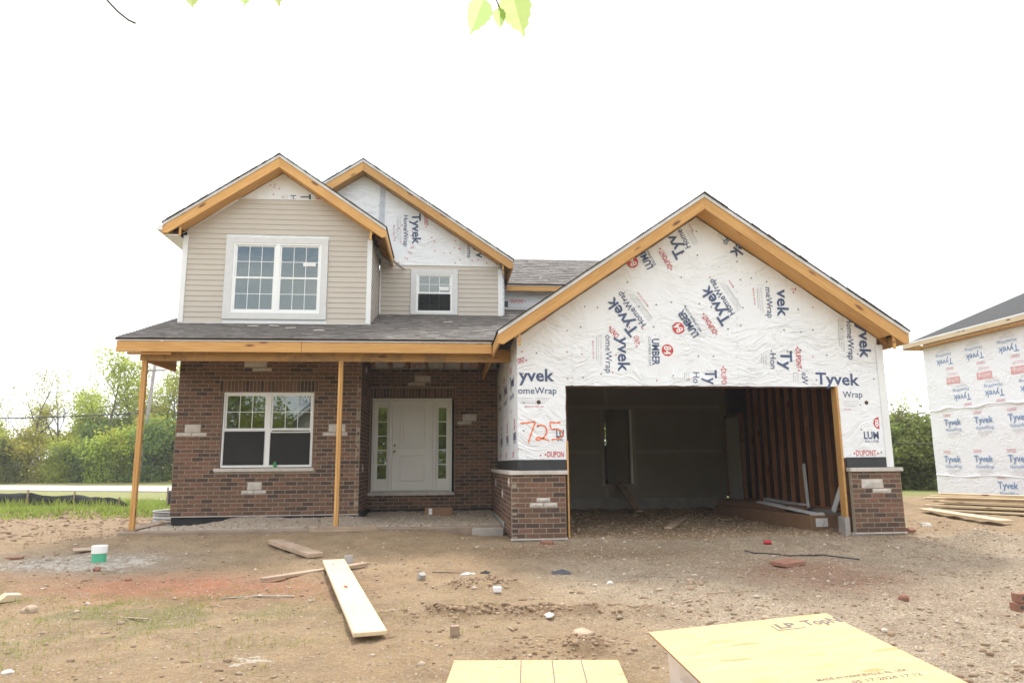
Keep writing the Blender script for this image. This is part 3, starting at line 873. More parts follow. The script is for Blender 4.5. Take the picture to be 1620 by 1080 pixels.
# stone sills on the piers
ztop = Zp+12.5*CRS
o = MB().box((-0.985, -0.165, ztop+0.003), (-0.012, -0.03, ztop+0.068)).build('sill', MAT['limestone'], HOUSE); bevel(o, 0.004)
o = MB().box((-0.985, -0.028, ztop+0.003), (-0.80, 4.57, ztop+0.068)).build('sill', MAT['limestone'], HOUSE); bevel(o, 0.004)
o = MB().box((4.90, -0.165, ztop+0.003), (5.86, -0.03, ztop+0.068)).build('sill', MAT['limestone'], HOUSE); bevel(o, 0.004)
# black flashing between sill and wrap
hb('flashing', (-0.83, -0.018, ztop+0.07), (-0.015, -0.004, 1.31), MAT['flashing'])
hb('flashing', (-0.838, -0.018, ztop+0.07), (-0.832, 4.56, 1.31), MAT['flashing'])
hb('flashing', (4.93, -0.018, ztop+0.07), (5.69, -0.004, 1.31), MAT['flashing'])

# ---- garage walls ---------------------------------------------------------
GXC, GZR, GM = 2.47, 5.93, 0.684          # ridge x, shingle top at ridge, slope
GL, GRt = -1.18, 6.03                     # eave ends
def groof(x): return GZR - GM*abs(x-GXC)
WT = 0.30                                  # wall top below shingle top
gw = MB()
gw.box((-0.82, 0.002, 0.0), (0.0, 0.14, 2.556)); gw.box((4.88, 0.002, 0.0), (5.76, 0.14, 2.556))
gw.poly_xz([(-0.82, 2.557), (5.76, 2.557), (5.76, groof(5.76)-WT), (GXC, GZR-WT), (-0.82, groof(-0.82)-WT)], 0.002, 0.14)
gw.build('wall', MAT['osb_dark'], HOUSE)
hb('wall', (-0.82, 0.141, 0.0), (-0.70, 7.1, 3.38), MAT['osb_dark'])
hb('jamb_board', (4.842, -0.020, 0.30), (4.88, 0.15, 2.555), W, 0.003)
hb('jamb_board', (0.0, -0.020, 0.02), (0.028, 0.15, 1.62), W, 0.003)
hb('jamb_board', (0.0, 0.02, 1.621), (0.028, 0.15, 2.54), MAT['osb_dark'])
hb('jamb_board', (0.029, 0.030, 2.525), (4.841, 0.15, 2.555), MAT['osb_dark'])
hb('foundation', (4.80, -0.03, -0.3), (4.892, 0.2, 0.298), MAT['concrete'], 0.01)

# wrap sheets: each its own layer, edges slightly wavy
def wavy(pts, amp=0.006, step=0.16):
    out = []
    for (x0, z0), (x1, z1) in zip(pts, pts[1:]+pts[:1]):
        L = math.hypot(x1-x0, z1-z0); n = max(1, int(L/step))
        for i in range(n):
            t = i/n; a = amp if i else 0
            out.append((x0+(x1-x0)*t+random.uniform(-a, a), z0+(z1-z0)*t+random.uniform(-a, a)))
    return out
def wrap_poly(pts, y, name='house_wrap', mat=None, parent=HOUSE, wav=True, thick=0.003):
    return MB().poly_xz(wavy(pts) if wav else pts, y-thick, y).build(name, mat or MAT['wrap'], parent)
gt = [(GXC, GZR-WT)]
wrap_poly([(-0.822, 2.56), (5.70, 2.56), (5.70, groof(5.70)-WT), (GXC, GZR-WT), (-0.822, groof(-0.822)-WT)], 0.0)
wrap_poly([(-0.822, 1.30), (-0.004, 1.30), (0.0, 2.55), (0.11, 2.558), (0.13, 2.88), (-0.30, 3.12), (-0.822, 3.37)], -0.004)
wrap_poly([(0.13, 2.552), (3.05, 2.552), (3.10, 3.45), (1.6, 3.44), (0.14, 3.43)], -0.0075)
wrap_poly([(3.045, 2.60), (3.06, 2.548), (4.6, 2.548), (4.6, 4.0), (4.25, 4.38), (3.17, 4.38)], -0.0035)
wrap_poly([(3.28, 2.545), (4.884, 2.545), (4.884, 1.30), (5.70, 1.30), (5.70, 2.835), (4.2, 2.84), (3.28, 2.83)], -0.0075)
# side wall of the garage (faces the porch)
sw = MB().poly_xz([(-4.56, 1.30), (0.0, 1.30), (0.0, 3.42), (-4.56, 3.42)], -0.003, 0.0)
sw.build('house_wrap', MAT['wrap'], HOUSE, Matrix.Translation((-0.822, 0, 0)) @ Matrix.Rotation(-math.pi/2, 4, 'Z'))
hb('corner_board', (5.66, -0.026, ztop+0.072), (5.79, -0.012, groof(5.79)-0.36), MAT['white_trim'], 0.002)
hb('corner_board', (5.775, -0.0115, ztop+0.072), (5.79, 0.12, groof(5.79)-0.36), MAT['white_trim'], 0.002)
hb('wall', (5.762, 0.141, 0.0), (5.774, 7.3, 3.38), MAT['wrap'])

# ---- garage inside --------------------------------------------------------
YB = 7.10
dr = MB()
for (a, b, p, q) in rects_minus(6.455, 0.33, 3.38, [(2.96, 3.73, 0.69, 2.675)]):
    dr.box((a-0.70, YB, p), (b-0.70, YB+0.10, q))
dr.build('drywall', MAT['drywall'], HOUSE)
for (a, b, z0, z1) in [(-0.68, 2.2, 1.50, 1.58), (3.09, 5.55, 1.50, 1.58), (-0.68, 5.55, 2.70, 2.79), (2.17, 2.25, 0.62, 2.70), (3.04, 3.12, 0.62, 2.70), (2.30, 2.37, 2.79, 3.36), (2.25, 2.33, 0.34, 0.61)]:
    hb('drywall_tape', (a, YB-0.004, z0), (b, YB-0.001, z1), MAT['drywall_tape'])
hb('foundation', (-0.70, YB-0.02, -0.3), (5.6, YB+0.12, 0.329), MAT['concrete'], 0.01)
hb('foundation', (5.50, 0.2, -0.3), (5.76, YB-0.021, 0.295), MAT['concrete'], 0.01)
hb('ceiling', (-0.82, 0.141, 3.39), (5.774, YB+0.12, 3.45), MAT['drywall'])
hb('sheathing', (5.715, 0.15, 0.296), (5.760, YB, 3.38), MAT['osb_dark'])
for i in range(15):
    y = 0.22+i*0.406
    if y > 5.85: break
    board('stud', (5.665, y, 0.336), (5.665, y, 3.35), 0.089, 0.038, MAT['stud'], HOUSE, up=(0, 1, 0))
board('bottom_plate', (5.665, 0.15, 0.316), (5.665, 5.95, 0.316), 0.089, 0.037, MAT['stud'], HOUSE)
hb('side_door', (5.63, 6.05, 0.30), (5.70, 6.98, 2.43), MAT['door_paint'], 0.004)
hb('jamb_board', (5.62, 5.98, 0.30), (5.71, 6.048, 2.50), MAT['stud'], 0.003)
hb('jamb_board', (5.62, 6.982, 0.30), (5.71, 7.05, 2.50), MAT['stud'], 0.003)
hb('header_board', (5.62, 6.049, 2.432), (5.71, 6.981, 2.50), MAT['stud'], 0.003)
# room behind the garage, seen through its doorway
rm = MB()
rm.box((1.2, YB+0.5, 0.62), (6.0, 11.6, 0.68)); rm.box((1.2, YB+0.101, 3.2), (6.0, 11.6, 3.26)); rm.box((1.10, YB+0.101, 0.62), (1.2, 11.6, 3.26)); rm.box((6.0, YB+0.13, 0.62), (6.1, 11.6, 3.26))
for (a, b, p, q) in rects_minus(4.9, 0.62, 3.26, [(1.95, 2.75, 1.78, 2.60)]):
    rm.box((a+1.10, 11.6, p), (b+1.10, 11.75, q))
rm.build('inner_room', MAT['room'], HOUSE)
wf = MB()
for (a, b, p, q) in [(3.05, 3.12, 1.78, 2.60), (3.78, 3.85, 1.78, 2.60), (3.12, 3.78, 1.78, 1.84), (3.12, 3.78, 2.54, 2.60)]: wf.box((a, 11.57, p), (b, 11.68, q))
wb = wf.build('window', MAT['white_vinyl'], HOUSE)
MB().box((3.12, 11.62, 1.84), (3.78, 11.626, 2.54)).build('pane', MAT['glass'], wb)
hb('door_jamb', (2.961, YB-0.01, 0.69), (3.029, YB+0.11, 2.675), MAT['white_trim'], 0.002)
board('inner_door', (3.0, YB+0.14, 1.68), (2.46, YB+0.62, 1.68), 1.96, 0.04, MAT['drywall'], HOUSE, up=(0.66, 0.75, 0))

# ---- porch frame ----------------------------------------------------------
PY = 0.95; PZ = 3.50; PM = 0.33
def porch_z(y): return PZ + PM*(y-PY)
def post(x, y, z0, z1):
    o = board('post', (x-0.021, y, z0), (x-0.021, y, z1), 0.089, 0.040, W, HOUSE, up=(1, 0, 0))
    board('post', (x+0.021, y, z0), (x+0.021, y, z1), 0.089, 0.040, W, HOUSE, up=(1, 0, 0))
    MB().box((x-0.06, y-0.055, z0-0.03), (x+0.06, y+0.055, z0)).build('shim', MAT['old_lumber'], HOUSE)
post(-7.42, 1.25, 0.18, 3.13)
post(-3.955, 1.25, 0.18, 3.13)
MAT['stained_lumber'] = m_wood('stained_lumber', (0.60, 0.36, 0.14), (0.47, 0.24, 0.075), wear=0.75)
board('beam', (-7.50, 1.23, 3.245), (-0.835, 1.23, 3.245), 0.235, 0.038, MAT['stained_lumber'], HOUSE, up=(0, -1, 0))
board('beam', (-7.50, 1.272, 3.245), (-0.835, 1.272, 3.245), 0.235, 0.038, W, HOUSE, up=(0, -1, 0))
board('beam', (-7.47, 1.30, 3.245), (-7.47, 2.80, 3.245), 0.235, 0.060, W, HOUSE, up=(1, 0, 0))
board('fascia_board', (-7.81, PY+0.019, PZ-0.155), (-4.63, PY+0.019, PZ-0.155), 0.19, 0.038, W, HOUSE, up=(0, -1, 0))
board('fascia_board', (-4.625, PY+0.021, PZ-0.156), (-1.19, PY+0.021, PZ-0.156), 0.19, 0.038, W, HOUSE, up=(0, -1, 0))
board('fascia_board', (-7.791, PY+0.04, PZ-0.155), (-7.791, 2.92, porch_z(2.92)-0.155), 0.19, 0.036, W, HOUSE, up=(-1, 0, 0))
board('blocking', (-7.65, PY+0.10, PZ-0.268), (-6.9, PY+0.10, PZ-0.268), 0.09, 0.038, W, HOUSE)
hb('drip_edge', (-7.83, PY-0.012, PZ-0.058), (-1.20, PY-0.003, PZ-0.014), MAT['grey_trim'])
for i in range(17):
    x = -7.35+i*0.406
    if x < -3.85 or x > -1.0: 
        continue
    board('joist', (x, 1.30, 3.53), (x, 4.70, 3.53), 0.038, 0.14, MAT['stud'], HOUSE)
for i in range(17):
    x = -7.45+i*0.406
    if x > -1.25: break
    board('rafter_tail', (x, PY+0.04, PZ-0.135), (x, 1.9, porch_z(1.9)-0.135), 0.038, 0.14, W, HOUSE)
hb('house_wrap', (-3.76, 4.69, 3.42), (-0.84, 4.70, 4.3), MAT['wrap'])
hb('house_wrap', (-7.40, 2.90, 3.55), (-3.76, 2.91, 4.0), MAT['wrap'])

# ---- roofs ----------------------------------------------------------------
def slope_prism(name, pts, y0, y1, ang, mat, parent):
    rot = Matrix.Rotation(ang, 4, 'Y'); inv = rot.inverted()
    cx_ = sum(p[0] for p in pts)/len(pts); cz_ = sum(p[1] for p in pts)/len(pts)
    q = [inv @ Vector((p[0]-cx_, 0, p[1]-cz_)) for p in pts]
    return MB().poly_xz([(v.x, v.z) for v in q], y0, y1).build(name, mat, parent, Matrix.Translation((cx_, 0, cz_)) @ rot)

def ragged_edge(mb, xc, zr, xe, ze, y0, thick):
    """uneven shingle ends along a rake"""
    n = 26
    for i in range(n):
        a, b = i/n, (i+1)/n
        xa, xb = xc+(xe-xc)*a, xc+(xe-xc)*b; za, zb = zr+(ze-zr)*a, zr+(ze-zr)*b
        dy = random.uniform(-0.022, 0.004); dz = random.uniform(0.002, 0.009)
        p = [(xa, za-thick), (xb, zb-thick), (xb, zb+dz*0.2), (xa, za+dz)]
        if xe < xc: p = [p[1], p[0], p[3], p[2]]
        mb.poly_xz(p, y0-0.02+dy, y0+0.2)

def gable(xc, zr, m_, xl, xr, yf, yb, ywall, wl, wr, tails_r=0, tails_l=0, rake_h=0.225, strip_h=0.062):
    roof = MB()
    zl, ze = zr-m_*(xc-xl), zr-m_*(xr-xc)
    roof.poly_xz([(xc, zr-0.02), (xr+0.02, ze-0.014-0.02), (xr+0.02, ze-0.014), (xc, zr)], yf-0.01, yb)
    roof.poly_xz([(xl-0.02, zl-0.014-0.02), (xc, zr-0.02), (xc, zr), (xl-0.02, zl-0.014)], yf-0.01, yb)
    ragged_edge(roof, xc, zr, xr+0.02, ze-0.014, yf, 0.018); ragged_edge(roof, xc, zr, xl-0.02, zl-0.014, yf, 0.018)
    ro = roof.build('roof', MAT['shingle_edge'], HOUSE)
    a = math.atan(m_)
    for (xe, z_, sg) in ((xr, ze, 1), (xl, zl, -1)):
        def quad(t0, t1, x0=xc, x1=xe):
            z0_, z1_ = zr-m_*abs(x0-xc), zr-m_*abs(x1-xc)
            p = [(x0, z0_-t1), (x1, z1_-t1), (x1, z1_-t0), (x0, z0_-t0)]
            return p if sg > 0 else [p[1], p[0], p[3], p[2]]
        slope_prism('drip_edge', quad(0.022, 0.022+strip_h), yf-0.006, yf+0.012, sg*a, MAT['grey_trim'], ro)
        slope_prism('roof_deck', quad(0.021, 0.040), yf+0.013, yb, sg*a, MAT['osb_dark'], ro)
        # rake board with a plumb cut and a clipped lower corner
        t0, t1 = 0.022+strip_h*0.9, 0.022+strip_h*0.9+rake_h
        zr0, ze0 = zr, z_
        p = [(xc, zr0-t1), (xe-sg*0.09, zr0-m_*abs(xe-sg*0.09-xc)-t1), (xe-sg*0.0, ze0-t1+0.075), (xe, ze0-t0), (xc, zr0-t0)]
        if sg < 0: p = p[::-1]
        o = slope_prism('rake_board', p, yf+0.013, yf+0.051, sg*a, W, HOUSE); bevel(o, 0.003)
        # underside of the overhang: a second rafter against the wall and the lookouts between
        o = slope_prism('rake_board', quad(0.041, t1-0.02, xc, xe-sg*0.30), ywall-0.045, ywall-0.007, sg*a, W, HOUSE)
        slope_prism('soffit_board', quad(t1-0.033, t1-0.021, xc, xe-sg*0.30), yf+0.052, ywall-0.046, sg*a, W, HOUSE)
        # eave fascia and rafter tails
        hb('fascia_board', (min(xe, xe-sg*0.036), yf+0.052, z_-0.235), (max(xe, xe-sg*0.036), yb, z_-0.045), W)
        nt = tails_r if sg > 0 else tails_l
        xw = wr if sg > 0 else wl
        for i in range(nt):
            y = yf+0.20+i*0.40
            q = quad(0.041, 0.17, xw, xe-sg*0.037)
            slope_prism('rafter_tail', q, y, y+0.038, sg*a, W, HOUSE)
        # little upright block where the overhang meets the corner
        zb_ = zr-m_*abs(xw-xc)
        hb('blocking', (xw-0.02, yf+0.053, zb_-0.50), (xw+0.02, yf+0.088, zb_-0.06), W)
    return ro

g_roof = gable(GXC, GZR, GM, GL, GRt, -0.45, 6.3, 0.0, -0.82, 5.78, 9, 0)
b_roof = gable(-5.57, 7.755, 0.69, -7.83, -3.31, 2.55, 6.6, 2.93, -7.50, -3.63, 6, 2)
m_roof = gable(-4.06, 8.55, 0.675, -7.68, -0.44, 4.45, 10.2, 4.80, -7.50, -0.68, 6, 0)

def shingle_field(parent, y0, z0, m_, y1, xr_fn, seed, hw=0.16):
    """courses of laminated shingle tabs on a plane that rises with y"""
    rs = random.Random(seed); mb = MB(); rn = []
    a = math.atan(m_); e = 0.143; ca_, sa_ = math.cos(a), math.sin(a)
    s = 0.0; Ls = (y1-y0)/ca_
    while s < Ls:
        yb_ = y0+s*ca_; zb_ = z0+s*sa_
        xa, xb = xr_fn(yb_)
        x = xa+rs.uniform(-0.2, 0)
        while x < xb:
            w = rs.choice((0.10, 0.14, 0.18, 0.22, 0.28)); l, r = max(x, xa), min(x+w-0.004, xb)
            x += w
            if r-l < 0.02: continue
            t = rs.choice((0.006, 0.011, 0.013)); e2 = e+0.01; dr_ = rs.uniform(-0.006, 0.012)
            def P(u, h): return (yb_+(u)*ca_-h*sa_, zb_+u*sa_+h*ca_)
            (ya, za), (yc, zc), (yd, zd) = P(-dr_, 0.0), P(-dr_, t), P(e2, 0.001)
            mb.add([(l, ya, za), (r, ya, za), (r, yc, zc), (l, yc, zc), (l, yd, zd), (r, yd, zd)], [(0,1,2,3), (3,2,5,4), (0,3,4), (1,5,2)])
            v = rs.random(); rn += [v]*4
        s += e
    me = mb.mesh('shingles'); set_rnd(me, rn)
    o = link('shingles', me, MAT['shingle'], parent); o['kind'] = 'stuff'
    return o
# porch roof deck, then its shingles
pd = MB()
def pquad(x0, x1, y0, y1, x1b=None):
    x1b = x1 if x1b is None else x1b
    z0_, z1_ = porch_z(y0), porch_z(y1)
    pd.add([(x0,y0,z0_-0.03),(x1,y0,z0_-0.03),(x1b,y1,z1_-0.03),(x0,y1,z1_-0.03),(x0,y0,z0_),(x1,y0,z0_),(x1b,y1,z1_),(x0,y1,z1_)],
           [(0,3,2,1),(4,5,6,7),(0,1,5,4),(1,2,6,5),(2,3,7,6),(3,0,4,7)])
def valley(y): return GL + (porch_z(y)-(GZR-GM*(GXC-GL)))/GM + 0.02
pquad(-7.83, valley(PY-0.02), PY-0.02, 4.80, valley(4.80)); pquad(-0.69, valley(4.801), 4.801, 6.25, valley(6.25))
p_roof = pd.build('porch_roof', MAT['shingle_edge'], HOUSE)
shingle_field(p_roof, PY-0.03, porch_z(PY-0.03)+0.002, PM, 4.78, lambda y: (-7.835, valley(y)), 3)
shingle_field(p_roof, 4.80, porch_z(4.80)+0.002, PM, 6.2, lambda y: (-0.67, valley(y)), 4)
# a few scraps of shingle left on the roof
for (x, y, a) in ((-5.9, 2.45, 0.3), (-5.5, 2.5, -0.2), (-5.1, 2.2, 0.5), (-4.5, 1.9, 0.1), (-2.0, 3.4, 0.4)):
    mm = Matrix.Translation((x, y, porch_z(y)+0.022)) @ Matrix.Rotation(math.atan(PM), 4, 'X') @ Matrix.Rotation(a, 4, 'Z')
    o = MB().box((-0.10, -0.035, -0.004), (0.10, 0.035, 0.004)).build('shingle_scrap', MAT['limestone'], None, mm)
    tag(o, 'pale scrap of shingle left on the porch roof', 'scrap', 'scraps left on the porch roof')
# rear wing behind the garage
hb('wall', (-0.68, 6.2, 4.6), (3.6, 6.3, 5.84), MAT['wrap'])
hb('flashing', (-0.68, 6.17, 5.235), (1.5, 6.19, 5.30), MAT['flashing']); hb('flashing', (-0.62, 6.165, 5.30), (-0.42, 6.19, 5.46), MAT['flashing'])
hb('trim_board', (-0.67, 6.14, 5.225), (1.4, 6.165, 5.29), MAT['grey_trim'])
board('fascia_board', (-0.48, 5.87, 5.735), (3.6, 5.87, 5.735), 0.14, 0.036, W, HOUSE, up=(0, -1, 0))
hb('drip_edge', (-0.48, 5.842, 5.80), (3.6, 5.850, 5.832), MAT['white_trim'])
rr = MB()
RZ = 5.845; RM = 0.667; RY0 = 5.83; RY1 = 7.60
rr.add([(-0.9, RY0, RZ-0.03), (3.6, RY0, RZ-0.03), (3.6, RY1, RZ+RM*(RY1-RY0)-0.03), (-0.9, RY1, RZ+RM*(RY1-RY0)-0.03), (-0.9, RY0, RZ), (3.6, RY0, RZ), (3.6, RY1, RZ+RM*(RY1-RY0)), (-0.9, RY1, RZ+RM*(RY1-RY0))],
       [(0,3,2,1),(4,5,6,7),(0,1,5,4),(1,2,6,5),(2,3,7,6),(3,0,4,7)])
zt_ = RZ+RM*(RY1-RY0)
rr.add([(-0.9, RY1, zt_-0.03), (3.6, RY1, zt_-0.03), (3.6, 9.4, 5.8), (-0.9, 9.4, 5.8), (-0.9, RY1, zt_), (3.6, RY1, zt_), (3.6, 9.4, 5.83), (-0.9, 9.4, 5.83)],
       [(0,3,2,1),(4,5,6,7),(0,1,5,4),(1,2,6,5),(2,3,7,6),(3,0,4,7)])
r_roof = rr.build('roof', MAT['shingle_edge'], HOUSE)
shingle_field(r_roof, RY0-0.01, RZ, RM, RY1, lambda y: (-0.88, 3.6), 6)

# shell behind the facades
hb('wall', (-7.37, 3.06, 0.0), (-7.30, 10.0, 3.38), MAT['wrap'])
hb('wall', (-7.46, 3.06, 3.381), (-7.40, 10.0, 6.15), MAT['wrap'])
hb('wall', (-7.50, 10.0, 0.0), (1.09, 10.1, 6.15), MAT['wrap'])
hb('wall', (-0.70, 4.91, 3.4), (-0.62, 9.99, 6.1), MAT['wrap'])
hb('floor', (-7.29, 3.07, 3.40), (-3.78, 9.98, 3.50), MAT['room']); hb('floor', (-3.779, 4.82, 3.40), (-0.83, 9.98, 3.50), MAT['room'])
hb('partition', (-7.39, 7.0, 0.3), (-0.83, 7.06, 3.39), MAT['room'])
hb('partition', (-7.39, 6.4, 3.51), (-0.72, 6.46, 6.3), MAT['room'])

# ---- siding ---------------------------------------------------------------
EXP = 0.1125
def siding_wall(name, x0, x1, y, z0, zsid, roof_fn, hole, trim, thick=0.11):
    """wall sheet with a hole, clapboards up to zsid, wrap above"""
    mb = MB()
    eave = min(roof_fn(x0), roof_fn(x1))
    for (a, b, p, q) in rects_minus(x1-x0, z0, eave, [(hole[0]-x0, hole[1]-x0, hole[2], hole[3])]):
        mb.box((a+x0, y+0.004, p), (b+x0, y+thick, q))
    xc_ = None
    n = 24; top = []
    for i in range(n+1):
        x = x1+(x0-x1)*i/n
        top.append((x, roof_fn(x)))
    mb.poly_xz([(x0, eave+0.0005), (x1, eave+0.0005)]+[p for p in top if p[1] > eave+0.001], y+0.004, y+thick)
    w = mb.build(name, MAT['wrap'], HOUSE)
    z = z0
    while z < zsid-0.01:
        zt = min(z+EXP, zsid)
        xa, xb = x0, x1
        def clip(zz):
            a_, b_ = x0, x1
            while a_ < x1 and roof_fn(a_) < zz-0.02: a_ += 0.005
            while b_ > x0 and roof_fn(b_) < zz-0.02: b_ -= 0.005
            return a_, b_
        (xa, xb), (ta, tb) = clip(z), clip(zt)
        segs = [(xa, xb, ta, tb)]
        if zt > trim[2]+0.03 and z < trim[3]-0.03:
            segs = [(xa, trim[0], ta, trim[0]), (trim[1], xb, trim[1], tb)]
        for (a, b, a2, b2) in segs:
            if b2-a2 < 0.03: continue
            me = pyd('siding_board', [(a, y-0.016, z), (b, y-0.016, z), (b, y-0.0155, z+0.008), (a, y-0.0155, z+0.008), (b2, y-0.003, zt+0.006), (a2, y-0.003, zt+0.006), (a, y+0.003, z), (b, y+0.003, z), (b2, y+0.003, zt), (a2, y+0.003, zt)],
                     [(0,1,2,3), (3,2,4,5), (6,7,1,0), (5,4,8,9), (0,3,5,9,6), (1,7,8,4,2)])
            link('siding_board', me, MAT['siding'], w)
        z += EXP
    return w
bay_fn = lambda x: 7.755-0.69*abs(x+5.57)-0.29
siding_wall('bay_wall', -7.47, -3.66, 2.93, 4.17, 6.86, bay_fn, (-6.48, -4.69, 4.385, 5.875), (-6.66, -4.54, 4.24, 6.01))
main_fn = lambda x: 8.55-0.675*abs(x+4.06)-0.29
siding_wall('main_wall', -3.62, -0.72, 4.80, 4.76, 5.99, main_fn, (-2.75, -1.895, 4.83, 5.78), (-2.895, -1.755, 4.77, 5.90))
hb('main_wall', (-7.40, 4.81, 6.16), (-3.625, 4.90, 6.2), MAT['wrap'])
MB().poly_xz([(-6.6, 6.21), (-3.621, 6.21), (-3.621, main_fn(-3.621)), (-4.06, main_fn(-4.06)), (-6.6, main_fn(-6.6))], 4.805, 4.90).build('house_wrap', MAT['wrap'], HOUSE)
# side of the bay, facing right
sd = MB().box((-3.66, 2.945, 4.14), (-3.652, 4.80, 6.05)).build('bay_wall', MAT['wrap'], HOUSE)
k = 0; z = 4.17
while z < 6.0:
    ya = 2.95+max(0, 0); yb_ = 4.79
    yb2 = min(4.79, 2.93+(z+EXP-porch_z(2.93))/PM+0.05)
    me = pyd('siding_board', [(-3.636, ya, z), (-3.636, yb2, z), (-3.648, yb2, z+EXP+.004), (-3.648, ya, z+EXP+.004), (-3.655, ya, z), (-3.655, yb2, z)], [(0,1,2,3), (4,5,1,0)])
    link('siding_board', me, MAT['siding'], sd); z += EXP
# white corner posts and base trim
hb('corner_board', (-7.53, 2.895, 4.165), (-7.43, 2.925, 6.02), MAT['white_trim'], 0.002)
hb('corner_board', (-3.725, 2.895, 4.165), (-3.625, 2.944, 6.00), MAT['white_trim'], 0.002)
hb('corner_board', (-0.785, 4.765, 4.765), (-0.675, 4.798, 5.93), MAT['white_trim'], 0.002)
hb('corner_board', (-3.63, 4.77, 4.765), (-3.60, 4.798, 5.98), MAT['white_trim'], 0.002)
hb('trim_board', (-7.53, 2.905, 4.145), (-3.62, 2.928, 4.168), MAT['grey_trim'])
hb('trim_board', (-3.60, 4.775, 4.745), (-0.675, 4.798, 4.768), MAT['grey_trim'])
hb('trim_board', (-6.50, 2.908, 6.862), (-4.66, 2.925, 6.882), MAT['white_trim'])
hb('trim_board', (-3.60, 4.78, 5.992), (-0.72, 4.797, 6.012), MAT['white_trim'])
# gutter end and boxed soffit at the bay's left eave
hb('gutter', (-7.95, 2.57, 6.02), (-7.832, 6.0, 6.13), MAT['white_trim'], 0.01)
hb('soffit_board', (-7.80, 2.62, 5.93), (-7.53, 6.0, 5.945), MAT['white_trim'])
o = slope_prism('trim_board', [(-7.55, 6.06), (-7.50, 6.10), (-6.45, 6.83), (-6.50, 6.84)], 2.90, 2.925, -math.atan(0.69), MAT['white_trim'], HOUSE)
# flashing strip at the bay's lower right eave
board('flashing', (-3.30, 4.35, 5.98), (-3.05, 4.74, 5.88), 0.09, 0.02, MAT['grey_trim'], HOUSE)

# ---- windows and door -----------------------------------------------------
def make_window(x0, x1, z0, z1, y, units, trim=None, meet=0.5, lower='grid', label=None, sash=0.042):
    mb = MB()
    fr = 0.035
    def ring(a, b, p, q, w, ya, yb2):
        mb.box((a, ya, p), (a+w, yb2, q)); mb.box((b-w, ya, p), (b, yb2, q))
        mb.box((a+w, ya, p), (b-w, yb2, p+w)); mb.box((a+w, ya, q-w), (b-w, yb2, q))
    ring(x0, x1, z0, z1, fr, y-0.028, y+0.06)
    uw = (x1-x0)/units
    for u in range(1, units):
        mb.box((x0+u*uw-0.045, y-0.024, z0+fr), (x0+u*uw+0.045, y+0.06, z1-fr))
    w = mb.build('window', MAT['white_vinyl'], HOUSE); bevel(w, 0.003)
    if label: w['label'] = label
    if trim:
        t = MB(); a, b, p, q = trim
        def box2(l, r_, d, u_): t.box((l, y-0.036, d), (r_, y-0.002, u_))
        box2(a, x0, p, q); box2(x1, b, p, q); box2(x0, x1, p, z0); box2(x0, x1, z1, q)
        bevel(t.build('casing', MAT['grey_trim'], w), 0.004)
    for u in range(units):
        a = x0+u*uw+(fr if u == 0 else 0.045); b = x0+(u+1)*uw-(fr if u == units-1 else 0.045)
        zm = z0+(z1-z0)*meet
        for (p, q, dy, kind) in ((zm-0.015, z1-fr, 0.0, 'upper'), (z0+fr, zm+0.018, 0.018, 'lower')):
            yy = y-0.012+0.022-dy
            s_ = MB(); sw_ = sash*0.8
            for (l, r_, d, u_) in ((a, a+sw_, p, q), (b-sw_, b, p, q), (a+sw_, b-sw_, p, p+sash), (a+sw_, b-sw_, q-sw_, q)):
                s_.box((l, yy-0.012, d), (r_, yy+0.014, u_))
            bevel(s_.build('sash', MAT['white_vinyl'], w), 0.002)
            MB().box((a+sw_, yy-0.003, p+sash), (b-sw_, yy+0.003, q-sw_)).build('pane', MAT['glass'], w)
            if kind == 'upper' or lower == 'grid':
                gw_ = 0.012
                for i in (1, 2):
                    xx = a+sw_+(b-a-2*sw_)*i/3
                    MB().box((xx-gw_/2, yy-0.009, p+sash), (xx+gw_/2, yy-0.0035, q-sw_)).build('muntin', MAT['white_vinyl'], w)
                zz = (p+sash+q-sw_)/2
                MB().box((a+sw_, yy-0.0092, zz-gw_/2), (b-sw_, yy-0.0037, zz+gw_/2)).build('muntin', MAT['white_vinyl'], w)
            if kind == 'lower' and lower == 'screen':
                MB().box((a+0.012, yy-0.024, p+0.012), (b-0.012, yy-0.020, q-0.055-0.03*u)).build('screen', MAT['screen'], w)
                MB().box((a+0.012, yy-0.026, q-0.055-0.03*u), (b-0.012, yy-0.0195, q-0.028-0.03*u)).build('screen_rail', MAT['grey_trim'], w)
            if kind == 'lower' and lower == 'grid' and units == 1:
                MB().box((a+0.012, yy-0.022, p+0.012), (b-0.012, yy-0.020, q-0.045)).build('screen', MAT['screen_mesh'], w)
    return w
w1 = make_window(-6.49, -4.684, 4.378, 5.88, 2.925, 2, (-6.655, -4.545, 4.245, 6.005))
w2 = make_window(-2.755, -1.89, 4.83, 5.785, 4.79, 1, (-2.89, -1.76, 4.775, 5.895))
w3 = make_window(-6.49, -4.708, 1.218, 2.718, 2.87, 2, None, 0.5, 'screen')
o = MB().box((-6.595, 2.775, 1.135), (-4.655, 2.90, 1.205)).build('window_sill', MAT['limestone'], HOUSE); bevel(o, 0.005)
MB().box((-6.52, 2.90, 1.206), (-6.491, 2.96, 2.72)).build('window_return', MAT['damp_proofing'], HOUSE)
# stickers on the glass
MB().box((-5.06, 2.9235, 5.40), (-4.80, 2.9245, 5.475)).build('sticker', MAT['paper'], w1)
MB().box((-2.20, 4.7885, 5.38), (-1.98, 4.7895, 5.47)).build('sticker', MAT['paper'], w2)
MAT['sign_blue'] = m_plain('sign_blue', (0.05, 0.15, 0.34), 0.5, 0.1)
js = MB().box((-5.03, 2.8815, 2.44), (-4.745, 2.8825, 2.68)).build('sticker', MAT['sign_blue'], w3)

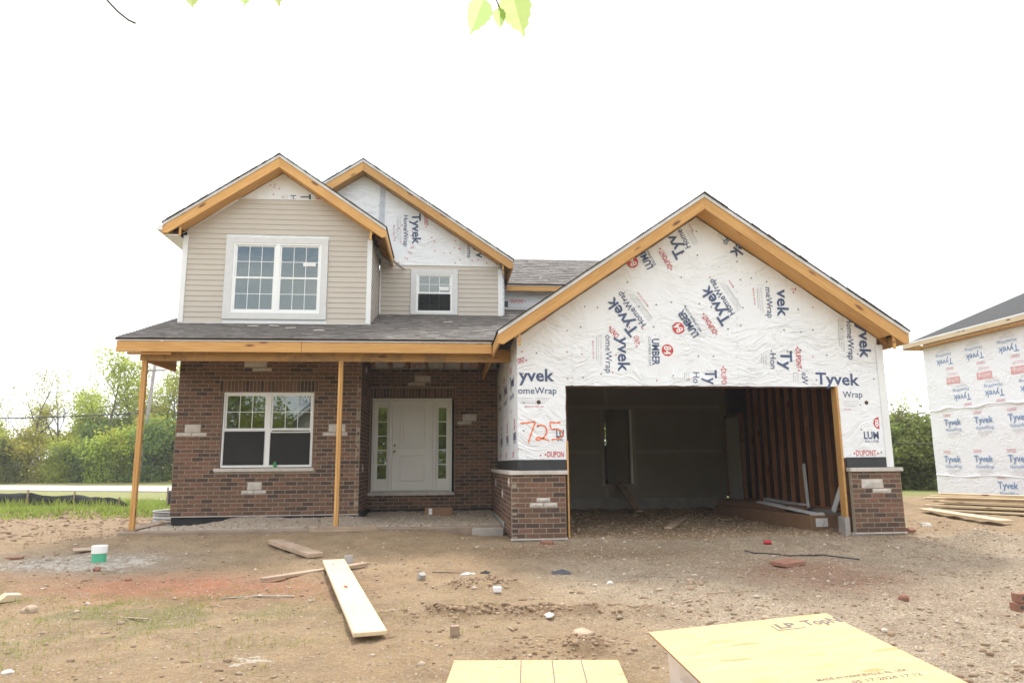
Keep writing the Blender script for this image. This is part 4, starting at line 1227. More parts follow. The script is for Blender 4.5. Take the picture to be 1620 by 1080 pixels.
DY = 4.62
dm = MB()
for (a, b, p, q, ya, yb2) in [(-3.70, -3.655, 0.64, 2.755, DY-0.06, DY+0.06), (-1.925, -1.88, 0.64, 2.755, DY-0.06, DY+0.06), (-3.655, -1.925, 2.70, 2.755, DY-0.06, DY+0.06),
                              (-3.315, -3.238, 0.64, 2.70, DY-0.045, DY+0.06), (-2.316, -2.245, 0.64, 2.70, DY-0.045, DY+0.06)]:
    dm.box((a, ya, p), (b, yb2, q))
door = dm.build('door', MAT['door_paint'], HOUSE); bevel(door, 0.004)
slab = MB().box((-3.234, DY, 0.672), (-2.32, DY+0.045, 2.696)).build('door_slab', MAT['door_paint'], door)
def moulding(a, b, p, q, y, w=0.022):
    t = MB()
    for (l, r_, d, u_) in ((a, a+w, p, q), (b-w, b, p, q), (a+w, b-w, p, p+w), (a+w, b-w, q-w, q)): t.box((l, y-0.022, d), (r_, y-0.001, u_))
    t.box((a+0.07, y-0.014, p+0.07), (b-0.07, y-0.001, q-0.07))
    bevel(t.build('door_panel', MAT['door_paint'], door), 0.004)
moulding(-3.06, -2.49, 1.62, 2.54, DY); moulding(-3.06, -2.49, 0.88, 1.47, DY)
bpy_k = MB().tube([(-3.185, DY-0.07, 1.54), (-3.185, DY-0.045, 1.54), (-3.185, DY, 1.54)], [0.022, 0.03, 0.014], 10).build('door_knob', MAT['brass'], door, smooth=True)
MB().tube([(-3.185, DY-0.02, 1.68), (-3.185, DY, 1.68)], [0.026, 0.028], 10).build('deadbolt', MAT['brass'], door, smooth=True)
for (a, b, g0, g1) in ((-3.653, -3.317, -3.572, -3.365), (-2.243, -1.927, -2.19, -2.012)):
    t = MB()
    for (l, r_, d, u_) in ((a, g0, 0.66, 2.698), (g1, b, 0.66, 2.698), (g0, g1, 0.66, 0.93), (g0, g1, 2.54, 2.698)): t.box((l, DY+0.005, d), (r_, DY+0.045, u_))
    sl_ = t.build('sidelight', MAT['door_paint'], door); bevel(sl_, 0.004)
    MB().box((g0, DY+0.02, 0.93), (g1, DY+0.026, 2.54)).build('pane', MAT['glass'], door)
    for i in range(1, 5):
        zz = 0.93+1.61*i/5
        MB().box((g0, DY+0.010, zz-0.008), (g1, DY+0.018, zz+0.008)).build('muntin', MAT['white_vinyl'], door)
MB().box((-3.655, DY-0.07, 0.632), (-1.925, DY+0.05, 0.668)).build('threshold', MAT['galv'], door)
o = MB().box((-3.772, 4.50, 0.562), (-1.822, 4.66, 0.630)).build('door_sill', MAT['limestone'], HOUSE); bevel(o, 0.006)

# ---- printing on the house wrap -------------------------------------------
_tc = {}
def text_geo(s, bold):
    """flat outline of a string: cap height 1, start at the origin"""
    key = (s, bold)
    if key in _tc: return _tc[key]
    cu_ = bpy.data.curves.new('lettering', 'FONT'); cu_.body = s; cu_.size = 1.0; cu_.resolution_u = 2; cu_.offset = bold
    ob = bpy.data.objects.new('lettering', cu_); COL.objects.link(ob)
    dg = bpy.context.evaluated_depsgraph_get()
    me = bpy.data.meshes.new_from_object(ob.evaluated_get(dg))
    v = np.array([p.co[:2] for p in me.vertices]) if len(me.vertices) else np.zeros((1, 2))
    f = [tuple(p.vertices) for p in me.polygons]
    bpy.data.objects.remove(ob); bpy.data.curves.remove(cu_); bpy.data.meshes.remove(me)
    x0 = v[:, 0].min(); v = v-np.array([x0, 0.0]); v = v/0.69
    _tc[key] = (v, f)
    return _tc[key]
STY = {'B': (0.205, 0.022, 0), 'H': (0.112, 0.006, 0), 'D': (0.095, 0.014, 1), 'L': (0.126, 0.030, 0), 'l': (0.044, 0.0, 0), 'M': (0.026, 0.002, 1), 'C': (0.125, 0.02, 3), 'S': (0.1, 0.02, 3)}
WIDTH = {('B', 'Tyvek'): 0.76, ('H', 'HomeWrap'): 0.73, ('D', 'DUPONT'): 0.35, ('L', 'LUMBER'): 0.53, ('l', '84LUMBER.COM'): 0.52, ('M', 'MADE IN THE USA'): 0.32}
def put_text(mb, s, kind, org, U, V, N, length=0, mi=None, h=None, lift=0.0, bold=None):
    hh, bold0, m0 = STY[kind]
    bold = bold0 if bold is None else bold
    h = h or hh
    v, f = text_geo(s, bold)
    w = v[:, 0].max()
    if not length:
        full = {'B': 'Tyvek', 'H': 'HomeWrap', 'D': 'DUPONT', 'L': 'LUMBER', 'l': '84LUMBER.COM', 'M': 'MADE IN THE USA'}.get(kind)
        if full:
            fv, _ = text_geo(full, bold); length = w*WIDTH[(kind, full)]/fv[:, 0].max()*(h/hh)
        else: length = w*h
    sx = length/w
    o = Vector(org)+Vector(N)*lift
    mb.add([o+U*(p[0]*sx)+V*(p[1]*h) for p in v], f, m0 if mi is None else mi)
    return length
def disc(mb, c, U, V, r, mi, half=False, n=28):
    c = Vector(c)
    if half: pts = [c+U*(r*math.cos(t))+V*(r*math.sin(t)) for t in np.linspace(math.pi/2, 3*math.pi/2, n)]
    else: pts = [c+U*(r*math.cos(t))+V*(r*math.sin(t)) for t in np.linspace(0, 2*math.pi, n, endpoint=False)]
    mb.add(pts, [tuple(range(len(pts)))], mi)
def arrow(mb, c, U, V, s, mi):
    c = Vector(c); mb.add([c, c+U*s*0.8+V*s*0.5, c+U*s*0.8-V*s*0.5], [(0, 2, 1)], mi)
INK = [MAT['ink_blue'], MAT['ink_red'], MAT['ink_grey'], MAT['ink_white']]
TEXTS = [
('Tyv','B',2.247,4.901,116.2,0.000,0.00),
('Home','H',2.340,5.068,116.1,0.000,0.00),
('DUPONT','D',1.982,4.693,116.4,0.000,0.00),
('LUMB','L',1.635,4.679,116.5,0.000,0.00),
('84LUMBER','l',1.686,4.721,116.5,0.000,0.00),
('84','C',1.255,4.761,116.7,0.000,0.00),
('MADE IN','M',2.406,5.367,116.0,0.000,0.00),
('Tyvek','B',1.335,3.514,125.8,0.000,0.00),
('HomeWrap','H',1.461,3.641,125.8,0.000,0.00),
('ONT','D',0.976,3.429,126.0,0.000,0.00),
('MADE IN THE USA','M',1.518,3.966,125.7,0.000,0.00),
('yvek','B',0.942,3.411,-90.9,0.615,0.00),
('omeWrap','H',0.722,3.442,-91.1,0.670,0.00),
('ONT','D',1.226,3.431,-88.9,0.157,0.00),
('UMBER','L',1.550,3.382,-91.1,0.471,0.00),
('CLUMBER.COM','l',1.486,3.415,-91.4,0.507,0.00),
('84','C',1.820,3.178,-92.7,0.000,0.00),
('MADE IN THE USA','M',0.488,3.332,-89.8,0.318,0.00),
('Tyvek','B',3.013,3.714,120.6,0.000,0.00),
('HomeWrap','H',3.088,3.859,120.6,0.000,0.00),
('DUPONT','D',2.740,3.527,120.8,0.000,0.00),
('LUMBER','L',2.406,3.460,120.9,0.000,0.00),
('84LUMBER.COM','l',2.463,3.525,120.9,0.000,0.00),
('84','C',2.035,3.574,121.0,0.000,0.00),
('MADE IN','M',3.100,4.335,120.5,0.000,0.00),
('Ty','B',2.478,2.837,-90.7,0.258,0.00),
('Ho','H',2.259,2.795,-91.0,0.194,0.00),
('DUPO','D',2.765,2.858,-91.1,0.279,0.00),
('ek','B',3.248,5.203,-128.7,0.000,0.00),
('rap','H',3.054,5.296,-128.6,0.000,0.00),
('R','L',3.751,4.852,-129.3,0.000,0.00),
('vek','B',3.897,4.312,-92.4,0.513,0.00),
('meWrap','H',3.678,4.337,-89.3,0.563,0.00),
('T','D',4.159,4.331,-87.7,0.051,0.00),
('MADE IN THE USA','M',3.440,4.317,-87.5,0.314,0.00),
('Ty','B',3.879,3.188,-92.0,0.348,0.00),
('Hon','H',3.680,3.138,-91.8,0.276,0.00),
('DUPONT','D',4.157,3.218,-91.4,0.354,0.00),
('eW','H',4.237,2.797,-91.5,0.214,0.00),
('HomeWrap','H',5.161,3.802,-91.6,0.768,0.00),
('yvek','B',5.382,3.689,-91.8,0.628,0.00),
('Tyvek','B',4.488,2.592,-1.8,0.810,0.00),
('Wrap','H',4.967,2.353,0.0,0.366,0.00),
('HE USA','M',4.965,2.129,-0.1,0.139,0.00),
('8','E',5.524,1.903,-0.2,0.000,0.00),
('LUM','L',5.291,1.627,-0.3,0.276,0.00),
('84LUMB','l',5.302,1.562,-0.3,0.258,0.00),
('DUPONT','D',5.117,1.335,-0.4,0.373,0.00),
('yvek','B',-0.797,2.631,0.1,0.609,0.00),
('omeWrap','H',-0.813,2.415,0.0,0.661,0.00),
('ONT','D',-0.813,2.930,5.5,0.120,0.00),
('MADE IN THE USA','M',-0.701,2.186,-0.1,0.323,0.00),
('LU','L',-0.172,1.682,-0.3,0.129,0.00),
('84L','l',-0.162,1.617,-0.3,0.119,0.00),
('DUPON','D',-0.328,1.352,-0.4,0.279,0.00),
('Tyvek','B',-2.886,7.308,-88.3,0.777,4.80),
('HomeWrap','H',-3.091,7.256,-89.0,0.786,4.80),
('DUPONT','D',-2.602,7.351,-87.7,0.347,4.80),
('MADE IN THE USA','M',-3.331,7.003,-88.9,0.305,4.80),
('yv','B',-1.321,6.479,-88.3,0.268,4.80),
('Home','H',-1.536,6.610,-89.9,0.403,4.80),
('T','B',-5.173,7.001,-87.6,0.122,2.93),
('H','H',-5.388,6.973,-87.5,0.100,2.93),
('DUP','D',-4.874,7.017,-87.8,0.143,2.93),
('DUPONT','D',-0.334,5.420,0.8,0.335,6.20),
('DUO','D',-0.509,3.666,-1.8,0.132,0.00),
]
for (s, kind, x, z, ang, L, yw) in TEXTS:
    a = R(ang); U = Vector((math.cos(a), 0, math.sin(a))); V = Vector((-math.sin(a), 0, math.cos(a))); N = Vector((0, -1, 0))
    y = yw-0.0125 if yw == 0 else yw-0.004
    if yw == 6.2: y = 6.196
    mb = MB(); org = (x, y, z)
    if kind in 'CE':
        if kind == 'C':
            disc(mb, org, U, V, 0.105, 1)
            put_text(mb, '84', 'C', Vector(org)-U*0.075-V*0.062, U, V, N, 0.15, 3, lift=0.0015)
        else:
            disc(mb, Vector(org)+U*0.07, U, V, 0.105, 1, True)
            put_text(mb, '8', 'C', Vector(org)-U*0.005-V*0.062, U, V, N, 0.065, 3, lift=0.0015)
    else:
        l = put_text(mb, s, kind, org, U, V, N, L)
        if kind == 'D':
            if s.startswith('D') and s != 'DUO': arrow(mb, Vector(org)-U*0.055+V*0.042, U, V, 0.045, 1)
            if s.endswith('T') or s == 'DUO': arrow(mb, Vector(org)+U*(l+0.055)+V*0.042, -U, -V, 0.045, 1)
        if kind == 'H':       # fine print below the name
            fl = max(l*0.86, 0.05); off = 0.0 if s.startswith('H') else 0.0
            for (dv, t, k0, k1) in ((-0.070, 0.004, 0, 0.45), (-0.070, 0.004, 0.5, 0.95), (-0.090, 0.004, 0, 0.45), (-0.090, 0.004, 0.5, 0.95), (-0.125, 0.005, 0, 0.9), (-0.160, 0.009, 0.05, 0.8)):
                p = Vector(org)+V*dv
                mb.add([p+U*fl*k0, p+U*fl*k1, p+U*fl*k1+V*t, p+U*fl*k0+V*t], [(0, 1, 2, 3)], 2)
    if s == 'DUO': pass
    o = mb.build('printed_lettering', INK, HOUSE)

# repeated print on the garage side wall
for yy in (0.55, 2.0, 3.4):
    U = Vector((0, -1, 0)); V = Vector((0, 0, 1)); N = Vector((-1, 0, 0)); mb = MB(); X_ = -0.8285
    put_text(mb, 'DUPONT', 'D', (X_, yy+0.78, 2.90), U, V, N); put_text(mb, 'Tyvek', 'B', (X_, yy+0.75, 2.62), U, V, N); put_text(mb, 'HomeWrap', 'H', (X_, yy+0.75, 2.41), U, V, N)
    put_text(mb, 'MADE IN THE USA', 'M', (X_, yy+0.6, 2.18), U, V, N); put_text(mb, 'LUMBER', 'L', (X_, yy+0.25, 1.66), U, V, N); put_text(mb, '84LUMBER.COM', 'l', (X_, yy+0.25, 1.60), U, V, N)
    disc(mb, (X_, yy, 1.93), U, V, 0.105, 1); put_text(mb, '84', 'C', (X_, yy+0.075, 1.87), U, V, N, 0.15, 3, lift=0.0015); put_text(mb, 'DUPONT', 'D', (X_, yy+0.4, 1.36), U, V, N)
    mb.build('printed_lettering', INK, HOUSE)
# upside-down print above the porch
for xx in (-2.95, -1.45):
    mb = MB(); put_text(mb, 'DUPONT', 'D', (xx+0.35, 4.686, 3.60), Vector((-1, 0, 0)), Vector((0, 0, -1)), Vector((0, -1, 0)), 0.42, h=0.12)
    mb.build('printed_lettering', INK, HOUSE)
# lettering on the window sticker
mb = MB(); put_text(mb, 'JW', 'B', (-4.98, 2.881, 2.53), Vector((1, 0, 0)), Vector((0, 0, 1)), Vector((0, -1, 0)), 0.19, 3, h=0.12)
mb.build('printed_lettering', INK, js)

# spray-painted house number
for pts in ([(-0.779, 1.919), (-0.658, 1.927), (-0.537, 1.937), (-0.554, 1.865), (-0.598, 1.742), (-0.645, 1.609)],
            [(-0.509, 1.865), (-0.439, 1.885), (-0.366, 1.864), (-0.334, 1.802), (-0.348, 1.731), (-0.401, 1.669), (-0.474, 1.639), (-0.516, 1.649), (-0.484, 1.684), (-0.422, 1.669), (-0.307, 1.634)],
            [(-0.092, 1.93), (-0.198, 1.926), (-0.271, 1.926), (-0.252, 1.819), (-0.158, 1.818), (-0.085, 1.781), (-0.065, 1.719), (-0.119, 1.668), (-0.249, 1.642)]):
    # smooth the stroke
    P_ = [np.array(p) for p in pts]; S_ = []
    for i in range(len(P_)-1):
        p0 = P_[max(i-1, 0)]; p1 = P_[i]; p2 = P_[i+1]; p3 = P_[min(i+2, len(P_)-1)]
        for t in np.linspace(0, 1, 6, endpoint=False):
            S_.append(0.5*((2*p1)+(-p0+p2)*t+(2*p0-5*p1+4*p2-p3)*t*t+(-p0+3*p1-3*p2+p3)*t**3))
    S_.append(P_[-1]); mb = MB(); L_ = []; R_ = []
    for i, p in enumerate(S_):
        d = S_[min(i+1, len(S_)-1)]-S_[max(i-1, 0)]; d = d/(np.linalg.norm(d)+1e-9)
        w_ = 0.008+0.006*math.sin(i*0.7)**2
        n_ = np.array([-d[1], d[0]])*w_; L_.append(p+n_); R_.append(p-n_)
    v = [(p[0], -0.0150, p[1]) for p in L_]+[(p[0], -0.0150, p[1]) for p in R_]; k_ = len(L_)
    mb.add(v, [(i, i+k_, i+k_+1, i+1) for i in range(k_-1)])
    e = S_[-1]
    for t in (0.0, 0.012): mb.add([(e[0]-0.003+t, -0.0148, e[1]), (e[0]+0.003+t, -0.0148, e[1]), (e[0]+0.001+t, -0.0148, e[1]-0.05)], [(0, 2, 1)])
    mb.build('painted_digit', MAT['spray_orange'], HOUSE)
# vent holes cut in the wrap, seam tape, cap nails
for (x, z) in ((-0.464, 2.271), (5.395, 2.261)):
    MB().tube([(x, -0.0145, z), (x, -0.012, z)], 0.036, 12).build('vent_hole', MAT['osb_dark'], HOUSE)
tp = MB().poly_xz([(-3.70, 6.40), (-3.56, 6.40), (-3.535, 8.02), (-3.675, 8.05)], 4.797, 4.800).build('seam_tape', MAT['tape'], HOUSE)
for i in range(6):
    z = 6.55+i*0.26; mb = MB()
    put_text(mb, 'Tyvek', 'l', (-3.66, 4.795, z), Vector((0.45, 0, -0.89)), Vector((0.89, 0, 0.45)), Vector((0, -1, 0)), 0.16, 2)
    mb.build('printed_lettering', INK, tp)
nl = MB()
def nail(x, y, z, mi): nl.tube([(x, y-0.004, z), (x, y, z)], 0.013, 6, mi)
for i in range(26):
    for k in range(10):
        x = -0.70+i*0.26+random.uniform(-0.05, 0.05); z = 1.42+k*0.43+random.uniform(-0.08, 0.08)
        if z > groof(x)-0.45 or x > 5.62: continue
        if 0.0 < x < 4.9 and z < 2.6: continue
        if random.random() < 0.45: continue
        nail(x, -0.0115, z, 0 if random.random() < 0.8 else 1)
for (x0, z0_, x1, z1_) in ((0.16, 3.42, 3.05, 3.44), (0.15, 2.6, 0.16, 3.42), (3.08, 2.6, 3.15, 4.35), (3.2, 4.36, 4.2, 4.37), (3.3, 2.80, 5.6, 2.82), (-0.75, 3.33, 0.1, 2.88), (-0.78, 1.33, -0.05, 1.33), (2.6, 4.75, 4.2, 4.45), (5.0, 1.33, 5.6, 1.33)):
    n_ = int(math.hypot(x1-x0, z1_-z0_)/0.11)
    for i in range(n_):
        t = i/n_; x = x0+(x1-x0)*t+random.uniform(-.03, .03); z = z0_+(z1_-z0_)*t+random.uniform(-.02, .02)
        nl.box((x-0.016, -0.0135, z-0.003), (x+0.016, -0.0115, z+0.003), 2)
nn = nl.build('cap_nails', [MAT['dark_metal'], MAT['ink_red'], MAT['ink_grey']], HOUSE); nn['kind'] = 'stuff'
nl = MB()
for _ in range(60):
    x = random.uniform(-3.55, -1.0); z = random.uniform(6.05, 8.0)
    if z > main_fn(x)-0.1: continue
    nl.tube([(x, 4.796, z), (x, 4.80, z)], 0.016, 6, 0)
for _ in range(14):
    x = random.uniform(-6.3, -4.8); z = random.uniform(6.92, 7.3)
    if z > bay_fn(x)-0.05: continue
    nl.tube([(x, 2.925, z), (x, 2.929, z)], 0.014, 6, 0)
nn = nl.build('cap_nails', MAT['ink_red'], HOUSE); nn['kind'] = 'stuff'

# ---- porch fill: gravel heaped inside the footing ---------------------------
px_ = np.linspace(-7.36, -1.0, 110); py_ = np.linspace(1.30, 4.63, 60)
PX_, PYY = np.meshgrid(px_, py_)
PZ_ = 0.145+0.02*(fbm(PX_*2, PYY*2, 91, 3))+0.05*(fbm(PX_*7, PYY*7, 92, 3)-0.4)
PZ_ += 0.10*np.exp(-(((PYY-2.6)/0.55)**2))*sstep(-6.9, -6.0, PX_)*(1-sstep(-4.0, -3.2, PX_))*(0.4+fbm(PX_*1.7, PYY*1.7, 93, 2))
PZ_ += 0.05*sstep(2.8, 4.2, PYY)
PZ_ -= 0.22*np.exp(-(((PX_+6.85)/0.42)**2+((PYY-2.75)/0.32)**2))
PZ_ = PZ_-0.03*(PYY < 1.36)
vv = np.stack([PX_.ravel(), PYY.ravel(), PZ_.ravel()], 1)
id2 = np.arange(110*60).reshape(60, 110)
ff = np.stack([id2[:-1, :-1].ravel(), id2[:-1, 1:].ravel(), id2[1:, 1:].ravel(), id2[1:, :-1].ravel()], 1)
keep = ~(((vv[ff].mean(1)[:, 0]) < -3.82) & (vv[ff].mean(1)[:, 1] > 2.86))
MAT['gravel'] = m_plain('gravel', (0.38, 0.315, 0.245), 0.95, 0.3, 30, 0.9, 60, coord='Position')
pg = link('porch_gravel', fast_mesh('porch_gravel', vv, ff[keep], True), MAT['gravel'])
tag(pg, 'grey gravel filling the unfinished porch floor', None, None, 'stuff')
xs, ys = pts_in(2200, -7.3, -1.05, 1.36, 4.6)
k = ~((xs < -3.8) & (ys > 2.85)); xs, ys = xs[k], ys[k]
def porch_floor(x, y):
    ix = np.clip(np.searchsorted(px_, x), 0, 109); iy = np.clip(np.searchsorted(py_, y), 0, 59); return PZ_[iy, ix]
sz = RNG.uniform(0.010, 0.026, len(xs))
scatter('porch_stones', np.stack([xs, ys, porch_floor(xs, ys)], 1), sz, MAT['pebble'], RNG.uniform(0.2, 0.9, len(xs)), label='coarse stones on the porch gravel')

# ================================================================== NEIGHBOUR HOUSE
NX, NY0, NY1 = 15.28, -8.0, 12.0
NB = thing('neighbouring_house', (20, 2, 0), 'neighbouring house wrapped in white sheeting under a dark hipped roof', 'house')
NEZ = 5.46
MB().box((NX+0.006, NY0, -0.2), (NX+9.5, NY1, NEZ)).build('wall', MAT['wrap_far'], NB)
# wrap sheets on the wall facing this house: upper one laps over the lower
sheet_m = Matrix.Translation((NX, 0, 0)) @ Matrix.Rotation(-math.pi/2, 4, 'Z')      # local x -> -Y, local -y -> -X
def nsheet(y0, y1, z0, z1, off):
    pts = wavy([(-y1, z0), (-y0, z0), (-y0, z1), (-y1, z1)], 0.02, 0.5)
    MB().poly_xz(pts, -off-0.012, -off).build('house_wrap', MAT['wrap_far'], NB, sheet_m)
nsheet(NY0, NY1, 0.02, 0.62, 0.012); nsheet(NY0, NY1, 0.60, 2.95, 0.0); nsheet(NY0, NY1, 2.93, NEZ-0.25, 0.016)
MB().tube([(NX-0.03, y, 2.98+0.03*math.sin(y*3)+0.02*math.sin(y*7)) for y in np.linspace(NY0, NY1, 90)], [0.035+0.02*math.sin(i*0.9) for i in range(90)], 6).build('wrap_fold', MAT['wrap_far'], NB, smooth=True)
MB().tube([(NX-0.02, y, 0.72+0.03*math.sin(y*2.2)) for y in np.linspace(NY0, NY1, 90)], [0.025+0.015*math.sin(i*1.1) for i in range(90)], 6).build('wrap_fold', MAT['wrap_far'], NB, smooth=True)
# hipped roof
ex = 0.45; e0x, e1x, e0y, e1y = NX-ex, NX+9.5+ex, NY0-ex, NY1+ex
nm = 0.50; hw_ = (e1x-e0x)/2
rz = NEZ+0.03+nm*hw_; xm = (e0x+e1x)/2
MB().add([(e0x, e0y, NEZ), (e1x, e0y, NEZ), (e1x, e1y, NEZ), (e0x, e1y, NEZ), (xm, e0y+hw_, rz), (xm, e1y-hw_, rz)],
         [(0, 1, 4), (1, 2, 5, 4), (2, 3, 5), (3, 0, 4, 5), (0, 3, 2, 1)]).build('roof', MAT['shingle_dark'], NB)
board('fascia_board', (e0x-0.02, e0y, NEZ-0.12), (e0x-0.02, e1y, NEZ-0.10), 0.15, 0.036, MAT['pale_lumber'], NB, up=(-1, 0, 0), bev=0)
board('fascia_board', (e0x, e1y+0.02, NEZ-0.12), (e1x, e1y+0.02, NEZ-0.12), 0.19, 0.036, MAT['lumber'], NB, up=(0, 1, 0), bev=0)
MB().box((e0x-0.045, e0y, NEZ-0.03), (e0x-0.01, e1y, NEZ+0.02)).build('drip_edge', MAT['white_trim'], NB)
MB().box((e0x, NY0, NEZ-0.22), (NX+0.005, NY1+ex, NEZ-0.205)).build('soffit_board', MAT['lumber'], NB)
INKP = [MAT['ink_pale_blue'], MAT['ink_pale_red'], MAT['ink_grey'], MAT['ink_white']]
def nprint(y, z, flip, parts):
    U = Vector((0, -1, 0)); V = Vector((0, 0, 1)); N = Vector((-1, 0, 0))
    if flip: U, V = -U, -V
    X_ = NX-0.034; mb = MB()
    if 'T' in parts:
        put_text(mb, 'Tyvek', 'B', (X_, y, z), U, V, N, 0.80, h=0.21, bold=0.012); put_text(mb, 'HomeWrap', 'H', Vector((X_, y, z))+U*0.05-V*0.20, U, V, N, 0.76, bold=0.0)
        put_text(mb, 'DUPONT', 'D', Vector((X_, y, z))+U*0.0+V*0.30, U, V, N, 0.36)
        for dv in (-0.27, -0.30, -0.33):
            p = Vector((X_, y, z))+V*dv+U*0.1; mb.add([p, p+U*0.62, p+U*0.62+V*0.006, p+V*0.006], [(0, 1, 2, 3)], 2)
        put_text(mb, 'MADE IN THE USA', 'M', Vector((X_, y, z))+U*0.22-V*0.40, U, V, N)
    if 'S' in parts:
        p = Vector((X_, y, z)); mb.add([p-U*0.05-V*0.06, p+U*0.60-V*0.06, p+U*0.60+V*0.17, p-U*0.05+V*0.17], [(0, 1, 2, 3)], 1)
        put_text(mb, 'Schillings', 'S', p, U, V, N, 0.54, 3, h=0.13, lift=0.003, bold=0.006)
        for dv in (-0.16, -0.21):
            q = p+V*dv+U*0.02; mb.add([q, q+U*0.5, q+U*0.5+V*0.012, q+V*0.012], [(0, 1, 2, 3)], 1)
    o = mb.build('printed_lettering', INKP, NB)
for i in range(9):
    y = 11.4-i*1.42
    nprint(y-0.85, 4.70, True, 'T'); nprint(y-1.05, 3.98, True, 'S'); nprint(y-1.5, 3.42, True, 'T')
    nprint(y-0.1, 2.42, False, 'T'); nprint(y+0.10, 1.18, False, 'T')
nprint(9.2, 0.36, False, 'T'); nprint(7.0, 0.36, False, 'T')

# ================================================================== TREES
def leaf_quads(P, size, squash=0.8, rnd=None):
    n = len(P)
    a = RNG.uniform(0, 2*np.pi, n); b = RNG.uniform(-1.0, 1.0, n)
    ux, uy, uz = np.cos(a)*np.sqrt(1-b*b), np.sin(a)*np.sqrt(1-b*b), b
    U = np.stack([ux, uy, uz], 1)
    T = RNG.normal(0, 1, (n, 3)); T -= U*(T*U).sum(1)[:, None]; T /= np.linalg.norm(T, axis=1)[:, None]
    s = (size*RNG.uniform(0.6, 1.4, n))[:, None]
    V = np.stack([P-U*s*0.5, P+T*s*0.32, P+U*s*0.5, P-T*s*0.32], 1)
    return V.reshape(-1, 3), np.arange(4*n).reshape(n, 4)

def grow(h, seed, spread=0.45, levels=3, trunk_r=0.16, lean=0.06, first=0.3, nb=7):
    """skeleton: list of (points, radii) and the twig tips"""
    rs = random.Random(seed); limbs = []; tips = []
    def limb(p, d, L, r, lev):
        pts = [p]; rad = [r]; q = p; dd = d; n = 5 if lev == 0 else 4
        for i in range(n):
            dd = (dd+Vector((rs.gauss(0, 0.13), rs.gauss(0, 0.13), rs.gauss(0.02, 0.08)))).normalized()
            q = q+dd*(L/n); pts.append(q); rad.append(max(0.008, r*(1-0.8*(i+1)/n)))
        limbs.append((pts, rad))
        if lev < levels:
            k = nb if lev == 0 else rs.randint(3, 4)
            for j in range(k):
                t = first+(0.98-first)*(j+rs.random()*0.7)/k if lev == 0 else 0.35+0.6*(j+rs.random()*0.6)/k
                f = t*n; i0 = min(int(f), n-1); bp = pts[i0].lerp(pts[i0+1], f-i0)
                ang = rs.uniform(0, 6.28); up = 0.55+0.5*t if lev == 0 else 0.35
                nd = (Vector((math.cos(ang), math.sin(ang), up))*1.0+dd*0.35).normalized()
                limb(bp, nd, L*(spread*(1.15-0.55*t) if lev == 0 else 0.55), rad[i0]*0.55, lev+1)
        else:
            tips.append(pts[-1]); tips.append(pts[-2])
    limb(Vector((0, 0, -0.1)), Vector((rs.gauss(0, lean), rs.gauss(0, lean), 1)).normalized(), h, trunk_r, 0)
    return limbs, tips
_tree = {}
def tree_meshes(kind, seed):
    key = (kind, seed)
    if key in _tree: return _tree[key]
    rs = random.Random(seed*13+5)
    if kind == 'leafy':
        limbs, tips = grow(9.0, seed, 0.42, 3, 0.17, 0.05, 0.25, 9); per, jit, ls = 13, 0.42, 0.27
    elif kind == 'bare':
        limbs, tips = grow(9.0, seed, 0.50, 3, 0.17, 0.10, 0.30, 8); per, jit, ls = 4, 0.32, 0.19
    elif kind == 'thicket':
        limbs, tips = grow(4.2, seed, 0.62, 3, 0.07, 0.15, 0.08, 10); per, jit, ls = 15, 0.36, 0.24
    mb = MB()
    for pts, rad in limbs: mb.tube(pts, rad, 5 if rad[0] > 0.03 else 3, cap=False)
    tm = mb.mesh('trunk'); tm.materials.append(MAT['bark'])
    T = np.array([t[:] for t in tips])
    P = np.repeat(T, per, 0)+RNG.normal(0, jit, (len(T)*per, 3))
    if kind == 'thicket':     # leaves right down to the ground
        nlow = 1500
        a = RNG.uniform(0, 6.28, nlow); r = 1.9*np.sqrt(RNG.uniform(0, 1, nlow)); z = RNG.uniform(0.0, 2.3, nlow)
        lump = 0.75+0.5*vnoise(np.cos(a)*2+5, np.sin(a)*2+z, seed)
        P = np.concatenate([P, np.stack([np.cos(a)*r*lump, np.sin(a)*r*lump, z], 1)])
    v, f = leaf_quads(P, ls)
    cm = fast_mesh('crown', v, f)
    shade = np.clip(vnoise(P[:, 0]*1.1+20, P[:, 2]*1.1+seed, seed)*0.7+RNG.uniform(0, 0.3, len(P)), 0, 1)
    set_rnd(cm, shade)
    _tree[key] = (tm, cm)
    return _tree[key]
def plant_tree(kind, seed, x, y, h, label, group, mat='leaf', rz=None, wide=1.0, name=None, dz=-0.05):
    tm, cm = tree_meshes(kind, seed)
    base = 4.4 if kind == 'thicket' else 9.6
    s = h/base
    t = thing(name or ('thicket' if kind == 'thicket' else 'tree'), (x, y, gz(x, y)+dz), label, 'shrub' if kind == 'thicket' else 'tree', group)
    rz = random.uniform(0, 6.28) if rz is None else rz
    mm = Matrix.Translation((x, y, gz(x, y)+dz)) @ Matrix.Rotation(rz, 4, 'Z') @ Matrix.Diagonal((s*wide, s*wide, s, 1))
    a = bpy.data.objects.new('trunk', tm); COL.objects.link(a); a.matrix_basis = mm; setp(a, t)
    b = bpy.data.objects.new('crown', cm); COL.objects.link(b); b.matrix_basis = mm; setp(b, t)
    if not cm.materials: cm.materials.append(MAT[mat])
    b.material_slots[0].link = 'OBJECT'; b.material_slots[0].material = MAT[mat]
    return t
GRP = 'wood beyond the road'
